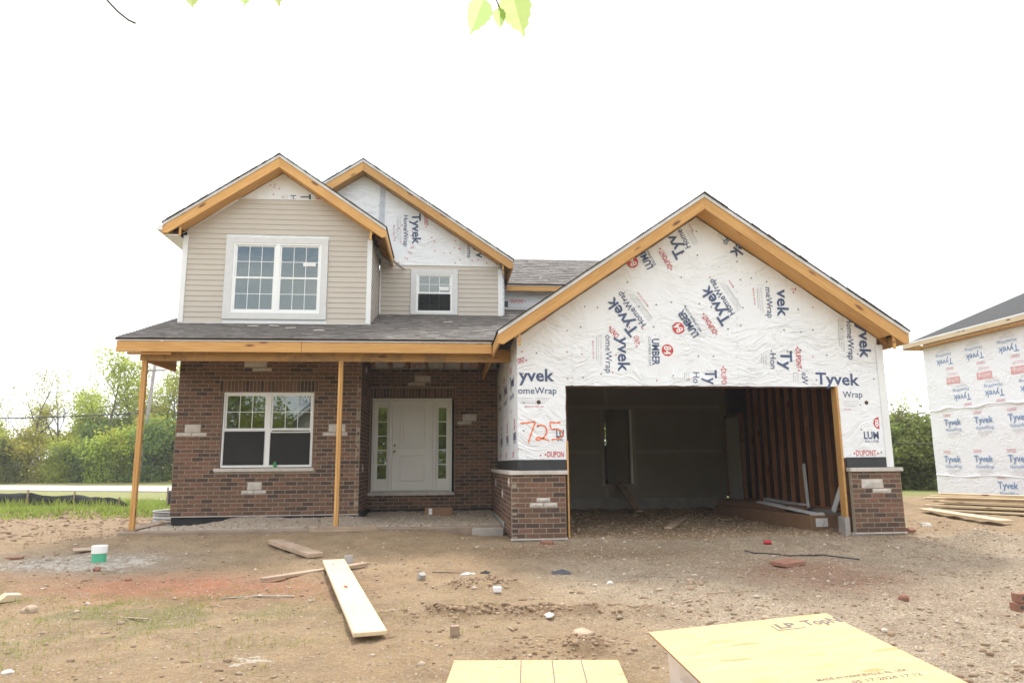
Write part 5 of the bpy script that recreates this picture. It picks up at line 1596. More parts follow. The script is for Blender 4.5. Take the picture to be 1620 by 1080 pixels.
# tall individuals against the sky
plant_tree('leafy', 1, -30.1, 50, 9.6, 'tallest leafy bright green tree above the thicket left of the house', GRP, wide=0.85)
plant_tree('bare', 2, -35.6, 49, 8.2, 'thin nearly bare tree furthest to the left', GRP, wide=0.9)
plant_tree('bare', 3, -32.9, 49, 8.6, 'forked nearly bare tree just left of the tallest leafy one', GRP, wide=0.95)
plant_tree('bare', 4, -28.2, 52, 8.4, 'nearly bare tree just right of the tallest leafy one', GRP, wide=0.8)
plant_tree('leafy', 5, -25.6, 53, 8.7, 'leafy tree partly hidden by the leaning utility pole', GRP, wide=0.85)
plant_tree('bare', 6, -24.0, 50, 8.6, 'nearly bare tree showing right beside the brick corner', GRP, wide=0.8)
# the thicket under them
spots = [(-41.5, 47, 3.0), (-39.2, 46.5, 2.7), (-37.2, 47.5, 3.2), (-35.2, 46.3, 2.8), (-33.4, 47.2, 3.3), (-31.6, 46.2, 3.0), (-29.9, 47.0, 3.6), (-28.1, 46.0, 3.5), (-26.5, 47.2, 4.1), (-24.8, 46.2, 3.9), (-23.0, 47.2, 4.3), (-21.2, 46.4, 4.2), (-19.3, 47.0, 4.2),
         (-37.8, 51, 3.8), (-33.0, 51.5, 4.2), (-29.2, 51.5, 4.6), (-26.2, 51, 5.0), (-23.2, 52, 5.0)]
TH = 'rounded spring-green thicket at the foot of the wood left of the house'
for i, (x, y, h) in enumerate(spots):
    plant_tree('thicket', 20+i % 5, x, y, h, TH, 'thicket at the foot of the wood', 'leaf' if i % 3 else 'leaf_dark', wide=1.0)
for i, (x, y, h, k, lab) in enumerate([(-38.5, 52, 6.6, 'bare', 'small open tree at the far left edge above the thicket'), (-36.8, 53, 5.6, 'leafy', 'low leafy tree second from the left edge of the wood'), (-31.6, 53, 6.6, 'leafy', 'leafy tree tucked left behind the tallest one'), (-28.8, 54, 7.4, 'leafy', 'leafy tree tucked right behind the tallest one'), (-27.0, 50, 6.4, 'bare', 'small open tree just left of the porch post'), (-22.4, 54, 8.2, 'leafy', 'leafy tree peeping out behind the brick corner')]):
    plant_tree(k, 8+i % 3, x, y, h, lab, GRP, wide=0.9)
# right-hand gap between the houses
GRP2 = 'trees between the two houses'
plant_tree('bare', 7, 18.7, 20.0, 4.9, 'thin nearly bare tree in the gap right of the garage', GRP2, wide=0.85)
plant_tree('bare', 3, 17.4, 21.5, 4.2, 'smaller open tree just right of the garage corner', GRP2, wide=0.9)
for i, (x, y, h) in enumerate([(15.6, 17.6, 2.1), (17.0, 18.2, 2.4), (18.2, 17.4, 2.3), (19.4, 18.3, 2.6), (20.8, 17.8, 2.5), (17.9, 20, 2.8), (19.8, 20.6, 2.9)]):
    plant_tree('thicket', 20+i % 5, x, y, h, 'dense darker green thicket in the gap right of the garage', 'thicket between the houses', 'leaf_dark', wide=1.25)
# seen through the doorway's far window
for i, (x, y) in enumerate([(4.0, 24), (6.5, 25), (9.0, 26), (11.5, 25)]):
    plant_tree('thicket', 20+i % 5, x, y, 4.6, 'green shrub glimpsed through the window behind the garage', 'shrubs behind the house', 'leaf', wide=1.0)
# across the street behind the camera: mirrored in the window panes
for i, (x, y, h, k) in enumerate([(-27, -44, 11, 'leafy'), (-22.5, -46, 12, 'leafy'), (-18.5, -43, 10, 'leafy'), (-9.5, -47, 11, 'leafy'), (-5, -45, 10, 'leafy'), (1, -46, 11, 'leafy'), (7, -44, 10, 'leafy'), (-30, -45, 6.5, 'thicket'), (-25, -42, 6.5, 'thicket'), (-20.5, -41, 6.0, 'thicket'), (-17, -42, 5.5, 'thicket'), (-7.5, -42, 6, 'thicket'), (-3, -43, 6, 'thicket'), (2.5, -43, 6, 'thicket'), (-35, -44, 7, 'thicket')]):
    plant_tree(k, 1 if k == 'leafy' else 20+i % 5, x, y, h, 'tree across the street, mirrored in the window panes', 'trees across the street', 'leaf', wide=1.15)
AH = thing('facing_house', (-13.2, -44, -0.6), 'grey gabled house across the street, mirrored in the porch window', 'house')
MB().poly_xz([(-16.4, -0.7), (-16.4, 3.6), (-13.0, 6.4), (-9.6, 3.6), (-9.6, -0.7)], -52, -44).build('wall', MAT['siding'], AH)
for sg in (-1, 1):
    slope_prism('roof', ([(-13.0, 6.72), (-9.2, 3.55), (-9.2, 3.35), (-13.0, 6.5)][::-1] if sg > 0 else [(-13.0, 6.72), (-16.8, 3.55), (-16.8, 3.35), (-13.0, 6.5)]), -52.3, -43.5, sg*0.69, MAT['shingle_dark'], AH)
    slope_prism('rake_board', ([(-13.0, 6.55), (-9.15, 3.36), (-9.15, 3.05), (-13.0, 6.2)][::-1] if sg > 0 else [(-13.0, 6.55), (-16.85, 3.36), (-16.85, 3.05), (-13.0, 6.2)]), -43.5, -43.4, sg*0.69, MAT['white_trim'], AH)
MB().box((-13.6, -44.0, 2.2), (-12.4, -43.95, 3.8)).build('window', MAT['red_clay'], AH)

# ---- utility pole and lines
up_ = thing('utility_pole', (-25.2, 45, 0.2), 'grey leaning utility pole behind the left porch post', 'pole')
MB().tube([(-25.15, 45, 0.0), (-24.45, 45, 10.5)], [0.16, 0.12], 10).build('pole', MAT['pole_wood'], up_, smooth=True)
MB().box((-25.3, 44.84, 8.55), (-23.7, 44.94, 8.68)).build('crossarm', MAT['pole_wood'], up_)
def cable(p0, p1, sag, r, name, label):
    pts = []
    for i in range(31):
        t = i/30; p = Vector(p0).lerp(Vector(p1), t); p.z -= sag*4*t*(1-t); pts.append(p)
    return tag(MB().tube(pts, r, 6).build(name, MAT['rubber'], None, None, True), label, 'cable')
cable((-70, 46, 6.4), (-24.75, 45, 5.35), 0.9, 0.045, 'power_line', 'black overhead cable crossing the trees at the left to the utility pole')
cable((8.5, 14.5, 2.3), (26, 14.5, 2.6), 0.55, 0.018, 'power_line', 'black overhead cable showing in the gap right of the garage')

# ================================================================== SITE ODDS AND ENDS
# silt fence: sagging black fabric on stakes
def silt(path, hs, label):
    t = thing('silt_fence', (path[0][0], path[0][1], gz(*path[0])), label, 'fence', 'silt fence along the lawn')
    n = 60; v = []; f = []
    cum = [0]
    for a, b in zip(path, path[1:]): cum.append(cum[-1]+math.dist(a, b))
    for i in range(n+1):
        d = cum[-1]*i/n; k = max(j for j in range(len(cum)-1) if cum[j] <= d+1e-9)
        tt = (d-cum[k])/(cum[k+1]-cum[k]); x = path[k][0]+(path[k+1][0]-path[k][0])*tt; y = path[k][1]+(path[k+1][1]-path[k][1])*tt
        h = hs[k]+(hs[k+1]-hs[k])*tt; h *= 1-0.16*math.sin(math.pi*((d/1.9) % 1.0))
        for q in range(4):
            b = 0.10*math.sin(d*2.1+q*1.3)*(1-abs(q-1.5)/2)+0.04*math.sin(d*7+q)
            v.append((x+b*0.5, y-b, gz(x, y)-0.02+h*q/3))
    for i in range(n):
        for q in range(3): a = i*4+q; f.append((a, a+4, a+5, a+1))
    me = pyd('fabric', v, f); o = link('fabric', me, MAT['black_fabric'], t); me.polygons.foreach_set('use_smooth', [True]*len(f))
    s = o.modifiers.new('thick', 'SOLIDIFY'); s.thickness = 0.01
    d = 0
    while d <= cum[-1]:
        k = max(j for j in range(len(cum)-1) if cum[j] <= d+1e-9); tt = (d-cum[k])/(cum[k+1]-cum[k])
        x = path[k][0]+(path[k+1][0]-path[k][0])*tt; y = path[k][1]+(path[k+1][1]-path[k][1])*tt
        h = hs[k]+(hs[k+1]-hs[k])*tt
        g = gz(x, y)
        MB().box((x-0.02, y-0.055, g-0.1), (x+0.02, y-0.015, g+h+0.07)).build('stake', MAT['old_lumber'], t)
        d += 1.9
silt([(-24, 14.6), (-15.7, 12.2), (-12.0, 10.6), (-10.6, 9.6)], [0.58, 0.54, 0.46, 0.10], 'long sagging black silt fence on wooden stakes along the lawn')
silt([(-10.5, 11.2), (-10.0, 10.9), (-9.3, 10.2)], [0.55, 0.60, 0.05], 'short collapsed piece of black silt fence by the porch post')

# window well of corrugated steel at the house corner
ww = thing('window_well', (-8.05, 4.9, 0), 'corrugated steel window well at the left foot of the brick wall', 'window well')
v = []; f = []; na, nz = 28, 14
for k in range(nz+1):
    z = -0.1+0.36*k/nz; r = 0.015*math.sin(k*2.2)
    for i in range(na+1):
        a = math.pi/2+math.pi*i/na
        v.append((-7.52+(0.95+r)*math.cos(a), 4.95+(0.62+r)*math.sin(a), z))
for k in range(nz):
    for i in range(na): a = k*(na+1)+i; f.append((a, a+1, a+na+2, a+na+1))
o = link('wall', pyd('wall', v, f), MAT['galv'], ww); o.modifiers.new('t', 'SOLIDIFY').thickness = 0.012
MB().tube([(-7.52+0.96*math.cos(math.pi/2+math.pi*i/28), 4.95+0.63*math.sin(math.pi/2+math.pi*i/28), 0.27) for i in range(29)], 0.022, 6).build('rim', MAT['galv'], ww, smooth=True)

# planks on the soil
def plank(name, a, b, w, t, mat, label, lift=0.0, za=None, zb=None, cat='plank', group=None, warp=0.0):
    z0_ = gz(*a)+t/2+0.012 if za is None else za; z1_ = gz(*b)+t/2+0.012 if zb is None else zb
    return tag(board(name, (a[0], a[1], z0_+lift), (b[0], b[1], z1_+lift), w, t, mat, None, bev=0.006, warp=warp, segs=1 if not warp else 10), label, cat, group)
plank('plank', (-3.51, -1.93), (-2.66, -5.49), 0.286, 0.040, MAT['pale_lumber'], 'long wide pale plank lying on the soil before the porch', 0.035)
plank('plank', (-4.72, -0.02), (-3.85, -1.30), 0.22, 0.065, MAT['old_lumber'], 'short thick grey-brown plank behind the long pale one')
plank('plank', (-4.22, -2.82), (-3.08, -1.90), 0.09, 0.038, MAT['old_lumber'], 'narrow batten lying under the end of the long pale plank')
# plywood sheet over a wrapped pallet, strand board sheet on the ground
A_ = Vector((-0.735, -7.235, 0.18)); d2 = Vector((0.99755, 0.02995, 0.06315)).normalized(); d1 = Vector((0.0343, -0.99703, -0.06897)).normalized()
nz_ = d2.cross(d1)*-1
if nz_.z < 0: nz_ = -nz_
mm = Matrix((d2, -d1, nz_)).transposed().to_4x4(); mm.translation = A_+d2*0.61+d1*1.22
PW = thing('plywood_sheet', tuple(mm.translation), 'large yellow plywood sheet with printed stamp covering a wrapped pallet', 'plywood')
ps = MB().box((-0.61, -1.22, -0.016), (0.61, 1.22, 0.0)).build('sheet', [MAT['plywood'], MAT['red_clay']], PW, mm); bevel(ps, 0.003)
for p in ps.data.polygons:
    if abs(p.normal.z) < 0.5: p.material_index = 1
MAT['stamp'] = m_plain('stamp', (0.13, 0.115, 0.105), 0.8, 0.2)
mb = MB(); UX, VY, NZ = Vector((1, 0, 0)), Vector((0, 1, 0)), Vector((0, 0, 1))
def stamp(s, x, y, h, L): put_text(mb, s, 'B', (x, y, 0.0012), UX, VY, NZ, L, 0, h=h, bold=0.03 if h > 0.05 else 0.012)
stamp('LP', 0.18, 1.02, 0.085, 0.125); stamp('TopN', 0.36, 1.02, 0.10, 0.245)
mb.box((0.15, 0.985, 0.0006), (0.335, 0.996, 0.0014)); mb.box((0.15, 0.996, 0.0006), (0.158, 1.09, 0.0014))
stamp('MADE IN HANCEVILLE, AL  USA', -0.05, 0.20, 0.03, 0.50); stamp('05 17 2024 17:12', 0.10, 0.13, 0.032, 0.38)
lt = mb.build('printed_lettering', MAT['stamp'], PW, mm)
PL = thing('wrapped_pallet', (-0.1, -8.5, gz(-0.1, -8.5)), 'brick pallet in cloudy plastic film beneath the yellow plywood', 'pallet')
MAT['film'] = m_plain('film', (0.55, 0.50, 0.47), 0.3, 0.12, 3, 0.8, 6)
v = []; f = []
n = 40
for k in range(7):
    for i in range(n):
        a = 2*math.pi*i/n
        sx = max(-1, min(1, 1.5*math.cos(a))); sy = max(-1, min(1, 1.5*math.sin(a)))
        w_ = 0.018*math.sin(i*2.3+k)+0.01*math.sin(i*5.1-k*2); zz = -0.50+0.53*k/6
        x = -0.07+sx*(0.555+w_); y = -8.42+sy*(1.10+w_)
        top = (A_+d2*(x-A_.x)+d1*((A_.y-y)*1.0)).z-0.03
        v.append((x, y, -0.42+(top+0.42)*k/6))
for k in range(6):
    for i in range(n): f.append((k*n+i, k*n+(i+1) % n, (k+1)*n+(i+1) % n, (k+1)*n+i))
f.append(tuple(range(6*n, 7*n)))
o = link('plastic_film', pyd('plastic_film', v, f), MAT['film'], PL)
MB().box((-0.5, -9.4, -0.42), (0.4, -7.45, -0.30)).build('brick_stack', MAT['brick'], PL)
OS = thing('strand_board_sheet', (-1.4, -7.3, -0.25), 'flat tan strand board with dark ruled lines lying in the foreground', 'board')
osm = Matrix.Translation((-1.495, -7.57, -0.210)) @ Matrix.Rotation(-0.115, 4, 'Z') @ Matrix.Rotation(0.01, 4, 'X')
bevel(MB().box((-0.61, -1.22, -0.012), (0.61, 1.22, 0.006)).build('sheet', MAT['osb'], OS, osm), 0.003)
mb = MB()
for x in (-0.11, 0.12, 0.335): mb.box((x-0.004, -1.21, 0.0064), (x+0.004, 1.21, 0.0072))
mb.build('ruled_line', MAT['stamp'], OS, osm)
board('batten', (-1.95, -6.6, -0.245), (-0.95, -6.75, -0.245), 0.09, 0.038, MAT['old_lumber'], OS); board('batten', (-2.05, -8.2, -0.26), (-0.9, -8.3, -0.26), 0.09, 0.038, MAT['old_lumber'], OS)

# pipe stub, cardboard box, cans
PS = thing('pipe_stub', (-6.88, -1.08, gz(-6.88, -1.08)), 'white-capped green drain pipe stub standing in the soil', 'pipe')
zb = gz(-6.88, -1.08)
MB().tube([(-6.88, -1.08, zb-0.1), (-6.88, -1.08, zb+0.14)], 0.092, 20).build('pipe', MAT['pipe_green'], PS, smooth=False)
cp = MB().tube([(-6.88, -1.08, zb+0.115), (-6.88, -1.08, zb+0.12), (-6.88, -1.08, zb+0.215), (-6.88, -1.08, zb+0.222)], [0.094, 0.102, 0.104, 0.098], 20).build('cap', MAT['white_vinyl'], PS)
CB = thing('cardboard_box', (-2.16, 3.62, 0.17), 'brown cardboard box on the porch gravel below the door', 'box')
bevel(MB().box((-2.45, 3.50, 0.16), (-1.87, 3.74, 0.345)).build('carton', MAT['cardboard'], CB), 0.004)
MB().box((-2.37, 3.4975, 0.21), (-2.30, 3.4995, 0.33)).build('paper_label', MAT['paper'], CB)
MB().box((-2.25, 3.4975, 0.161), (-2.243, 3.4995, 0.344)).build('flap_seam', MAT['dark_metal'], CB)
def can(x, y, z, mat, label, tilt=0, rz=0):
    mm = Matrix.Translation((x, y, z)) @ Matrix.Rotation(rz, 4, 'Z') @ Matrix.Rotation(tilt, 4, 'X')
    t = thing('drink_can', (x, y, z), label, 'can')
    MB().tube([(0, 0, 0), (0, 0, 0.006), (0, 0, 0.105), (0, 0, 0.115)], [0.026, 0.033, 0.033, 0.027], 14).build('body', mat, t, mm)
    MB().tube([(0, 0, 0.1152), (0, 0, 0.120)], [0.027, 0.028], 14).build('lid', MAT['galv'], t, mm)
MAT['can_green'] = m_plain('can_green', (0.05, 0.27, 0.10), 0.3, 0.15, metal=0.3); MAT['can_red'] = m_plain('can_red', (0.40, 0.03, 0.04), 0.3, 0.15, metal=0.3)
can(-5.42, 2.815, 1.2055, MAT['can_green'], 'green drink can standing on the stone window sill')
can(2.92, -0.92, gz(2.92, -0.92)+0.035, MAT['can_red'], 'dark red drink can lying before the garage opening', R(90), 1.2)

# stones worth naming
def rock(x, y, sx, sy, sz_, seed, label, mat='rock', group=None, sink=0.55):
    sx, sy, sz_ = sx*0.85, sy*0.85, sz_*0.85
    rs = np.random.default_rng(seed); bm = bmesh.new(); bmesh.ops.create_icosphere(bm, subdivisions=3, radius=1.0)
    for v_ in bm.verts:
        c = np.array(v_.co); k_ = 1+0.30*(vnoise(c[0]*1.4+seed, c[1]*1.4+c[2]*1.7, seed)-0.5)*2+0.08*(vnoise(c[0]*5, c[1]*5+c[2]*4, seed+3)-0.5)*2
        v_.co *= float(k_); v_.co.x *= sx; v_.co.y *= sy; v_.co.z *= sz_
    me = bpy.data.meshes.new('rock'); bm.to_mesh(me); bm.free()
    me.polygons.foreach_set('use_smooth', [True]*len(me.polygons))
    o = link('rock', me, MAT[mat], None, Matrix.Translation((x, y, gz(x, y)+sz_*(1-sink))) @ Matrix.Rotation(seed*1.3, 4, 'Z'))
    return tag(o, label, 'rock', group)
rock(-6.14, -4.10, 0.085, 0.07, 0.06, 3, 'rounded tan boulder near the left edge of the picture')
rock(-0.82, -5.40, 0.13, 0.10, 0.035, 4, 'flat pinkish stone half sunk in mud before the plywood', sink=0.2)
rock(-3.85, -6.75, 0.08, 0.06, 0.04, 5, 'pale stone at the bottom edge left of the strand board', 'white_rock')
rock(-1.05, -4.95, 0.085, 0.05, 0.025, 6, 'white flat stone behind the sunken pinkish stone', 'white_rock')
rock(-6.6, -1.75, 0.065, 0.05, 0.045, 7, 'dark brown stone just below the pipe stub', 'red_clay')
rock(-5.9, -2.45, 0.05, 0.04, 0.03, 8, 'reddish stone on the red clay left of the planks', 'red_clay')
rock(0.75, -3.75, 0.05, 0.045, 0.045, 9, 'squarish tan stone on the gravel before the garage')
rock(0.35, -3.85, 0.055, 0.04, 0.03, 10, 'orange-tan stone left of the squarish one on the gravel')
rock(-0.15, -3.6, 0.045, 0.04, 0.035, 15, 'round white stone on the gravel before the garage', 'white_rock')
rock(0.95, -5.25, 0.055, 0.05, 0.04, 11, 'tan stone just behind the plywood edge')
rock(2.7, -4.65, 0.06, 0.05, 0.05, 12, 'red-brown stone right of the plywood corner', 'red_clay')
rock(3.05, -6.0, 0.035, 0.03, 0.03, 13, 'dark stone at the right near the plywood edge', 'red_clay')
rock(7.4, 1.6, 0.12, 0.1, 0.07, 14, 'flat rock on the soil right of the brick pier', 'white_rock')
rock(8.7, 5.6, 0.35, 0.2, 0.12, 16, 'broad flat boulder in front of the thicket right of the garage')
rock(-5.2, -6.1, 0.05, 0.04, 0.02, 17, 'pale pebble-like stone in the lower left foreground', 'white_rock')

# broken bricks, wedge, blocks and other scraps
def scrap(name, x, y, dims, rz, mat, label, cat, tilt=0.0, dz=0.0, bev=0.004):
    mm = Matrix.Translation((x, y, gz(x, y)+dims[2]/2+dz)) @ Matrix.Rotation(rz, 4, 'Z') @ Matrix.Rotation(tilt, 4, 'X')
    o = MB().box(tuple(-d/2 for d in dims), tuple(d/2 for d in dims)).build(name, mat, None, mm); bevel(o, bev)
    return tag(o, label, cat)
o = scrap('clay_tile', 2.50, -2.55, (0.42, 0.26, 0.05), 0.55, MAT['red_clay'], 'flat red clay slab lying before the garage', 'slab', 0.05)
scrap('wood_block', -1.945, -5.50, (0.075, 0.06, 0.085), 0.2, MAT['old_lumber'], 'small upright brown wood block behind the strand board', 'wood block')
wd = MB().poly_xz([(-0.12, 0), (0.12, 0), (0.10, 0.055), (-0.03, 0.07)], -0.09, 0.09).build('wood_wedge', MAT['pale_lumber'], None, Matrix.Translation((-6.62, -3.62, gz(-6.62, -3.62)+0.002)) @ Matrix.Rotation(0.7, 4, 'Z')); tag(wd, 'pale wedge-shaped offcut at the left edge', 'offcut')
scrap('plaster_chunk', -1.46, -3.86, (0.085, 0.06, 0.055), 0.2, MAT['paper'], 'white plaster chunk in the middle of the foreground soil', 'plaster', 0.1)
scrap('wood_offcut', -7.35, -0.45, (0.34, 0.16, 0.02), 0.5, MAT['old_lumber'], 'brown board offcut lying just behind the pipe stub', 'offcut', 0.12, 0.03)
scrap('wood_offcut', -8.2, -0.75, (0.24, 0.09, 0.03), 0.2, MAT['red_clay'], 'reddish offcut left of the white mortar dust', 'offcut')
scrap('stone_wedge', -2.31, -2.95, (0.085, 0.07, 0.075), 0.6, MAT['concrete'], 'small grey concrete wedge right of the long pale plank', 'wedge', 0.5)
scrap('stone_wedge', -3.33, -1.80, (0.12, 0.05, 0.15), 0.2, MAT['concrete'], 'grey concrete piece standing at the far end of the long plank', 'wedge', -0.25)
for i, (x, y, l, rz, lb) in enumerate([(0.95, -4.1, 0.28, 0.3, 'thin wood splinter forked on the gravel before the plywood'), (0.45, -4.5, 0.18, 0.6, 'short thin stick left of the forked splinter'), (-1.15, -4.1, 0.22, 0.1, 'thin wood strip right of the plaster chunk'), (-2.0, -2.55, 0.38, -0.1, 'brown lath strip behind the black plastic scrap'), (-1.45, -5.35, 0.12, 1.9, 'tiny pale splinter beside the sunken stone'), (-0.2, -5.55, 0.18, 0.25, 'pale splinter between sunken stone and plywood'), (-5.0, -4.5, 0.35, -0.35, 'thin brown root lying in the sparse grass'), (4.6, -2.2, 0.4, -0.1, 'thin dark stick on the gravel at the right')]):
    scrap('stick', x, y, (l, 0.018, 0.012), rz, MAT['old_lumber'], lb, 'stick', 0, 0.002, 0.003)
tag(MB().tube([(-4.44, -3.65, gz(-4.44, -3.65)+0.012), (-4.05, -3.64, gz(-4.05, -3.64)+0.016), (-3.67, -3.615, gz(-3.67, -3.615)+0.012)], 0.007, 6).build('metal_rod', MAT['galv'], None), 'thin grey metal rod lying left of the long pale plank', 'rod')
tag(MB().tube([(2.35+0.12*i, -1.50-0.10*i+0.05*math.sin(i*0.9), gz(2.35+0.12*i, -1.50-0.10*i)+0.02) for i in range(11)], 0.009, 6).build('hose', MAT['rubber'], None, None, True), 'thin black hose trailing over the gravel before the garage', 'hose')
def rag(name, x, y, w, l, seed, mat, label):
    rs = random.Random(seed); v = []; f = []; n = 9
    for j in range(n+1):
        for i in range(n+1):
            u, q = i/n-0.5, j/n-0.5; k_ = 1-0.35*vnoise(i*0.7+seed, j*0.7, seed)
            xx, yy = x+u*w*k_, y+q*l*k_
            v.append((xx, yy, gz(xx, yy)+0.008+0.03*float(vnoise(i*0.9, j*0.9+seed, seed+1))*(1-abs(2*u))*(1-abs(2*q))*2))
    for j in range(n):
        for i in range(n): a = j*(n+1)+i; f.append((a, a+1, a+n+2, a+n+1))
    o = link(name, pyd(name, v, f), mat); o.modifiers.new('t', 'SOLIDIFY').thickness = 0.006
    return tag(o, label, 'rag')
MAT['dark_cloth'] = m_plain('dark_cloth', (0.06, 0.06, 0.075), 0.85, 0.3, 8, 0.3)
rag('rag', -0.58, -2.80, 0.30, 0.22, 2, MAT['dark_cloth'], 'crumpled dark grey cloth on the soil before the left pier')
rag('rag', -1.52, -2.62, 0.14, 0.12, 3, MAT['black_fabric'], 'scrap of black plastic left of the grey cloth')
rag('rag', -1.75, -2.68, 0.22, 0.10, 4, MAT['film'], 'scrap of pale plastic film beside the black one')
rag('rag', 9.5, 5.9, 0.4, 0.35, 6, MAT['film'], 'white plastic bag by the lumber at the right')
# cored bricks at the right edge
for i, (dx, dz, lb) in enumerate([(0, 0, 'lower cored brick at the right edge of the picture'), (0.03, 0.085, 'upper cored brick at the right edge of the picture')]):
    x, y = 3.68+dx, -5.10; z = gz(x, y)+0.045+dz
    t = thing('loose_brick', (x, y, z-0.045), lb, 'brick', 'loose bricks at the right edge')
    b = MB().box((-0.14, -0.045, -0.04), (0.14, 0.045, 0.04)).mesh('body'); b.materials.append(MAT['red_clay'])
    link('body', b, None, t, Matrix.Translation((x, y, z)))
    for k in range(3): MB().tube([(-0.085+0.085*k, -0.0455, 0), (-0.085+0.085*k, -0.044, 0)], 0.02, 10).build('core_hole', MAT['dark_metal'], t, Matrix.Translation((x, y, z)))
scrap('loose_brick', 5.98, -0.02, (0.2, 0.09, 0.06), 0.5, MAT['red_clay'], 'orange-red brick leaning at the foot of the right pier', 'brick', 0.5, 0.03)
scrap('loose_brick', -0.45, -0.62, (0.2, 0.09, 0.057), -0.5, MAT['red_clay'], 'broken red brick lying below the left pier', 'brick', 0.15)

# lumber beside the neighbouring house
SL = 'pale board in the loose lumber pile by the neighbouring house'
def lb(a, b, w, t, lift, label=SL):
    plank('lumber_board', a, b, w, t, MAT['pale_lumber'], label, lift, group='loose lumber pile')
lb((9.35, 4.37), (8.63, 1.04), 0.286, 0.04, 0.04, 'wide pale board lying in front of the lumber pile')
PILE = []
rl = random.Random(4)
for k in range(5):
    for i in range(6-k):
        ox = 9.75+0.21*i+0.10*k+rl.uniform(-.10, .10); oy = 5.0+0.16*i+rl.uniform(-.35, .45)
        L_ = rl.uniform(4.6, 5.6); an = R(-57+rl.uniform(-6, 6))
        PILE.append(((ox, oy), (ox+L_*math.cos(an), oy+L_*math.sin(an)), rl.choice((0.14, 0.19, 0.235)), 0.03+0.085*k+rl.uniform(0, 0.02)))
for (a, b, w, l) in PILE: lb(a, b, w, 0.042, l)

# ---- things stored in the garage
BX = thing('long_carton', (5.0, 3.0, 0), 'long brown siding carton along the right garage wall', 'carton')
gm = Matrix.Translation((4.75, 2.75, 0.16)) @ Matrix.Rotation(R(96.5), 4, 'Z')
bevel(MB().box((-1.85, -0.30, -0.17), (1.85, 0.30, 0.10)).build('carton', MAT['cardboard'], BX, gm), 0.006)
MB().box((-1.8501-0.002, -0.05, -0.10), (-1.8501, 0.20, 0.05)).build('paper_label', MAT['paper'], BX, gm)
BX2 = thing('long_carton', (5.2, 3.6, 0), 'shorter brown carton lying on top of the long one', 'carton')
gm2 = Matrix.Translation((4.80, 3.4, 0.31)) @ Matrix.Rotation(R(97), 4, 'Z')
bevel(MB().box((-1.4, -0.25, -0.045), (1.4, 0.25, 0.06)).build('carton', MAT['cardboard'], BX2, gm2), 0.006)
TB = thing('trim_bundle', (5.0, 1.3, 0.3), 'bundle of white trim strips in torn film on the long carton', 'bundle')
for i in range(5):
    board('trim_strip', (4.72+0.05*i, 0.95+0.05*i, 0.285+0.012*(i % 2)), (4.60+0.05*i, 3.0, 0.40+0.012*(i % 2)), 0.045, 0.02, MAT['grey_trim'], TB)
rag_v = [(4.70, 0.98, 0.30), (4.98, 1.0, 0.31), (5.0, 0.92, 0.22), (4.9, 0.90, 0.06), (4.84, 0.92, 0.17), (4.76, 0.90, 0.05), (4.70, 0.92, 0.2)]
link('torn_film', pyd('torn_film', rag_v, [(0, 1, 2, 4, 6), (2, 3, 4), (4, 5, 6)]), MAT['film'], TB).modifiers.new('t', 'SOLIDIFY').thickness = 0.004
TR = tag(board('trim_channel', (5.35, 4.2, 0.40), (5.30, 2.35, 0.36), 0.13, 0.05, MAT['white_trim'], None), 'white trim channel lying on the cartons in the garage', 'trim')
tag(board('trim_plank', (5.50, 2.60, 1.19), (5.38, 2.31, 0.30), 0.09, 0.03, MAT['white_trim'], None, up=(1, 0, 0)), 'white trim plank leaning on the studs deeper in the garage', 'trim')
tag(board('trim_plank', (5.52, 0.92, 1.22), (5.36, 1.32, 0.30), 0.12, 0.03, MAT['white_trim'], None, up=(1, 0, 0)), 'white trim plank leaning beside the right garage jamb', 'trim')
tag(board('ramp_plank', (2.64, 7.02, 0.72), (2.60, 5.1, 0.10), 0.20, 0.04, MAT['old_lumber'], None), 'dark ramp plank rising to the doorway at the back of the garage', 'plank')
tag(board('plank', (2.05, 1.15, gz(2.05, 1.15)+0.05), (3.0, 3.1, gz(3.0, 3.1)+0.06), 0.14, 0.04, MAT['old_lumber'], None), 'weathered plank lying on the rough garage floor', 'plank')

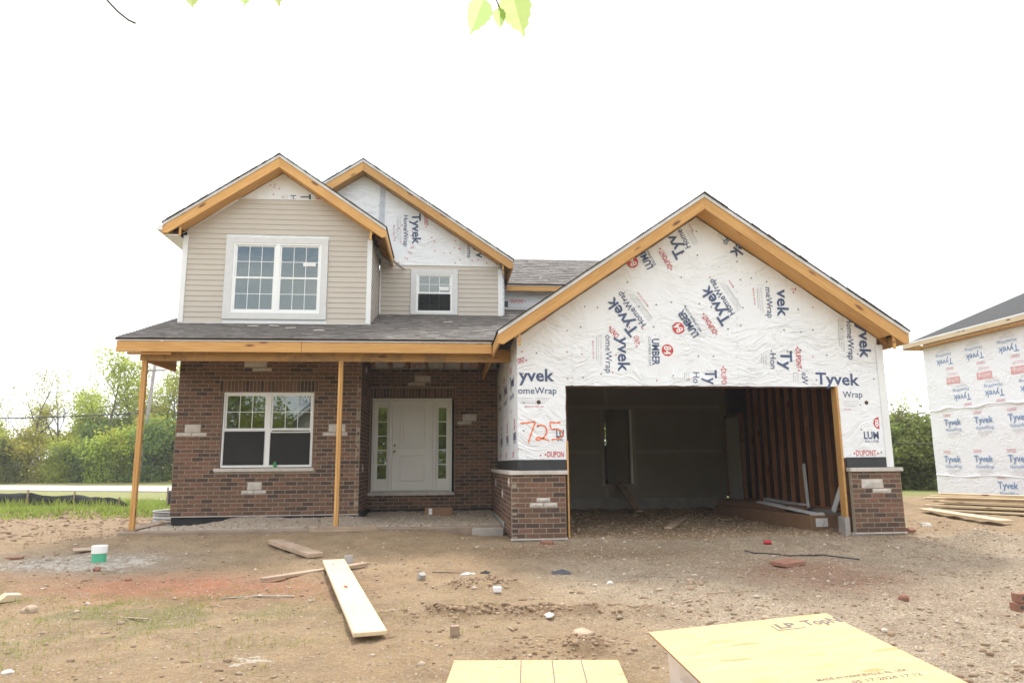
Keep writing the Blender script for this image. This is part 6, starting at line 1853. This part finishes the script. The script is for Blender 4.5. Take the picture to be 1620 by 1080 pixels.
# ---- twigs and leaves of the tree the picture was taken under
def leaf_mesh(L, Wd, seed):
    rs = random.Random(seed); v = []; f = []; n = 12
    for i in range(n+1):
        t = i/n
        w_ = Wd*(math.sin(math.pi*min(1, t**0.62))*0.5)*(1-0.15*t)
        if t > 0.82: w_ *= (1-t)/0.18*0.8+0.02
        z = -0.10*L*t*t
        jag = 0.03*Wd*(1 if i % 2 else -1)
        v += [(-(w_+jag*(0 < i < n)), -L*t, z+0.12*w_), (0, -L*t, z-0.04*w_), (w_+jag*(0 < i < n), -L*t, z+0.12*w_)]
    for i in range(n):
        a = i*3; f += [(a, a+1, a+4, a+3), (a+1, a+2, a+5, a+4)]
    return pyd('leaf', v, f)
def branch(path, leaves, label, name='tree_branch'):
    t = thing(name, path[0], label, 'branch')
    MB().tube(path, [0.0035, 0.003, 0.002, 0.0014][:len(path)] if len(path) <= 4 else 0.0016, 6).build('twig', MAT['bark'], t, smooth=True)
    for (p, q, w_, roll) in leaves:
        p = Vector(p); q = Vector(q); y = (p-q).normalized(); L = (q-p).length
        fw = (CAM_POS-p).normalized(); z = (fw-y*fw.dot(y)).normalized(); x = y.cross(z)
        mm = Matrix((x, y, z)).transposed().to_4x4(); mm = mm @ Matrix.Rotation(roll, 4, 'Y'); mm.translation = p
        me = leaf_mesh(L, w_, int(p.x*1000)); set_rnd(me, [(0.15 if k_ % 2 else 0.9)*random.uniform(0.8, 1.1) for k_ in range(len(me.polygons))])
        MB().tube([path[-1], p.lerp(Vector(path[-1]), 0.4)+Vector((0, 0, 0.004)), p], 0.0012, 5).build('stem', MAT['bark'], t)
        link('leaf', me, MAT['leaf_near'], t, mm)
branch([(-1.965, -10.88, 2.06), (-1.968, -10.868, 2.03), (-1.972, -10.86, 2.012)],
       [((-1.984, -10.856, 2.006), (-2.005, -10.822, 1.957), 0.046, 0.3), ((-1.958, -10.85, 1.994), (-1.957, -10.831, 1.966), 0.028, -0.6), ((-1.940, -10.866, 2.018), (-1.916, -10.828, 1.954), 0.060, -0.25)],
       'fresh yellow-green leaves hanging into the top centre of the picture')
branch([(-2.33, -10.90, 2.03), (-2.325, -10.89, 2.01), (-2.32, -10.885, 2.0)],
       [((-2.315, -10.888, 2.007), (-2.310, -10.862, 1.966), 0.040, 0.2), ((-2.362, -10.885, 1.985), (-2.360, -10.871, 1.958), 0.028, 0.4), ((-2.437, -10.897, 1.968), (-2.434, -10.884, 1.942), 0.030, 0.4)],
       'leaf tips peeping in at the top left of the picture')
branch([(-2.588, -10.954, 1.938), (-2.546, -10.923, 1.927), (-2.533, -10.908, 1.915), (-2.521, -10.898, 1.908), (-2.512, -10.893, 1.906)], [], 'bare brown twig at the top left corner of the picture')

# ================================================================== AIR
HZ = MB().box((-130, -120, -2.0), (130, 150, 13.5)).build('haze', [], None)
t = NT('haze_air')
pv = t.n('ShaderNodeVolumePrincipled'); pv.inputs['Density'].default_value = 0.0008; pv.inputs['Color'].default_value = (0.93, 0.95, 1.0, 1); pv.inputs['Anisotropy'].default_value = 0.2
t.l(pv.outputs[0], t.out.inputs['Volume'])
HZ.data.materials.append(t.m); HZ['kind'] = 'stuff'; HZ['label'] = 'thin bright spring haze over the whole site'
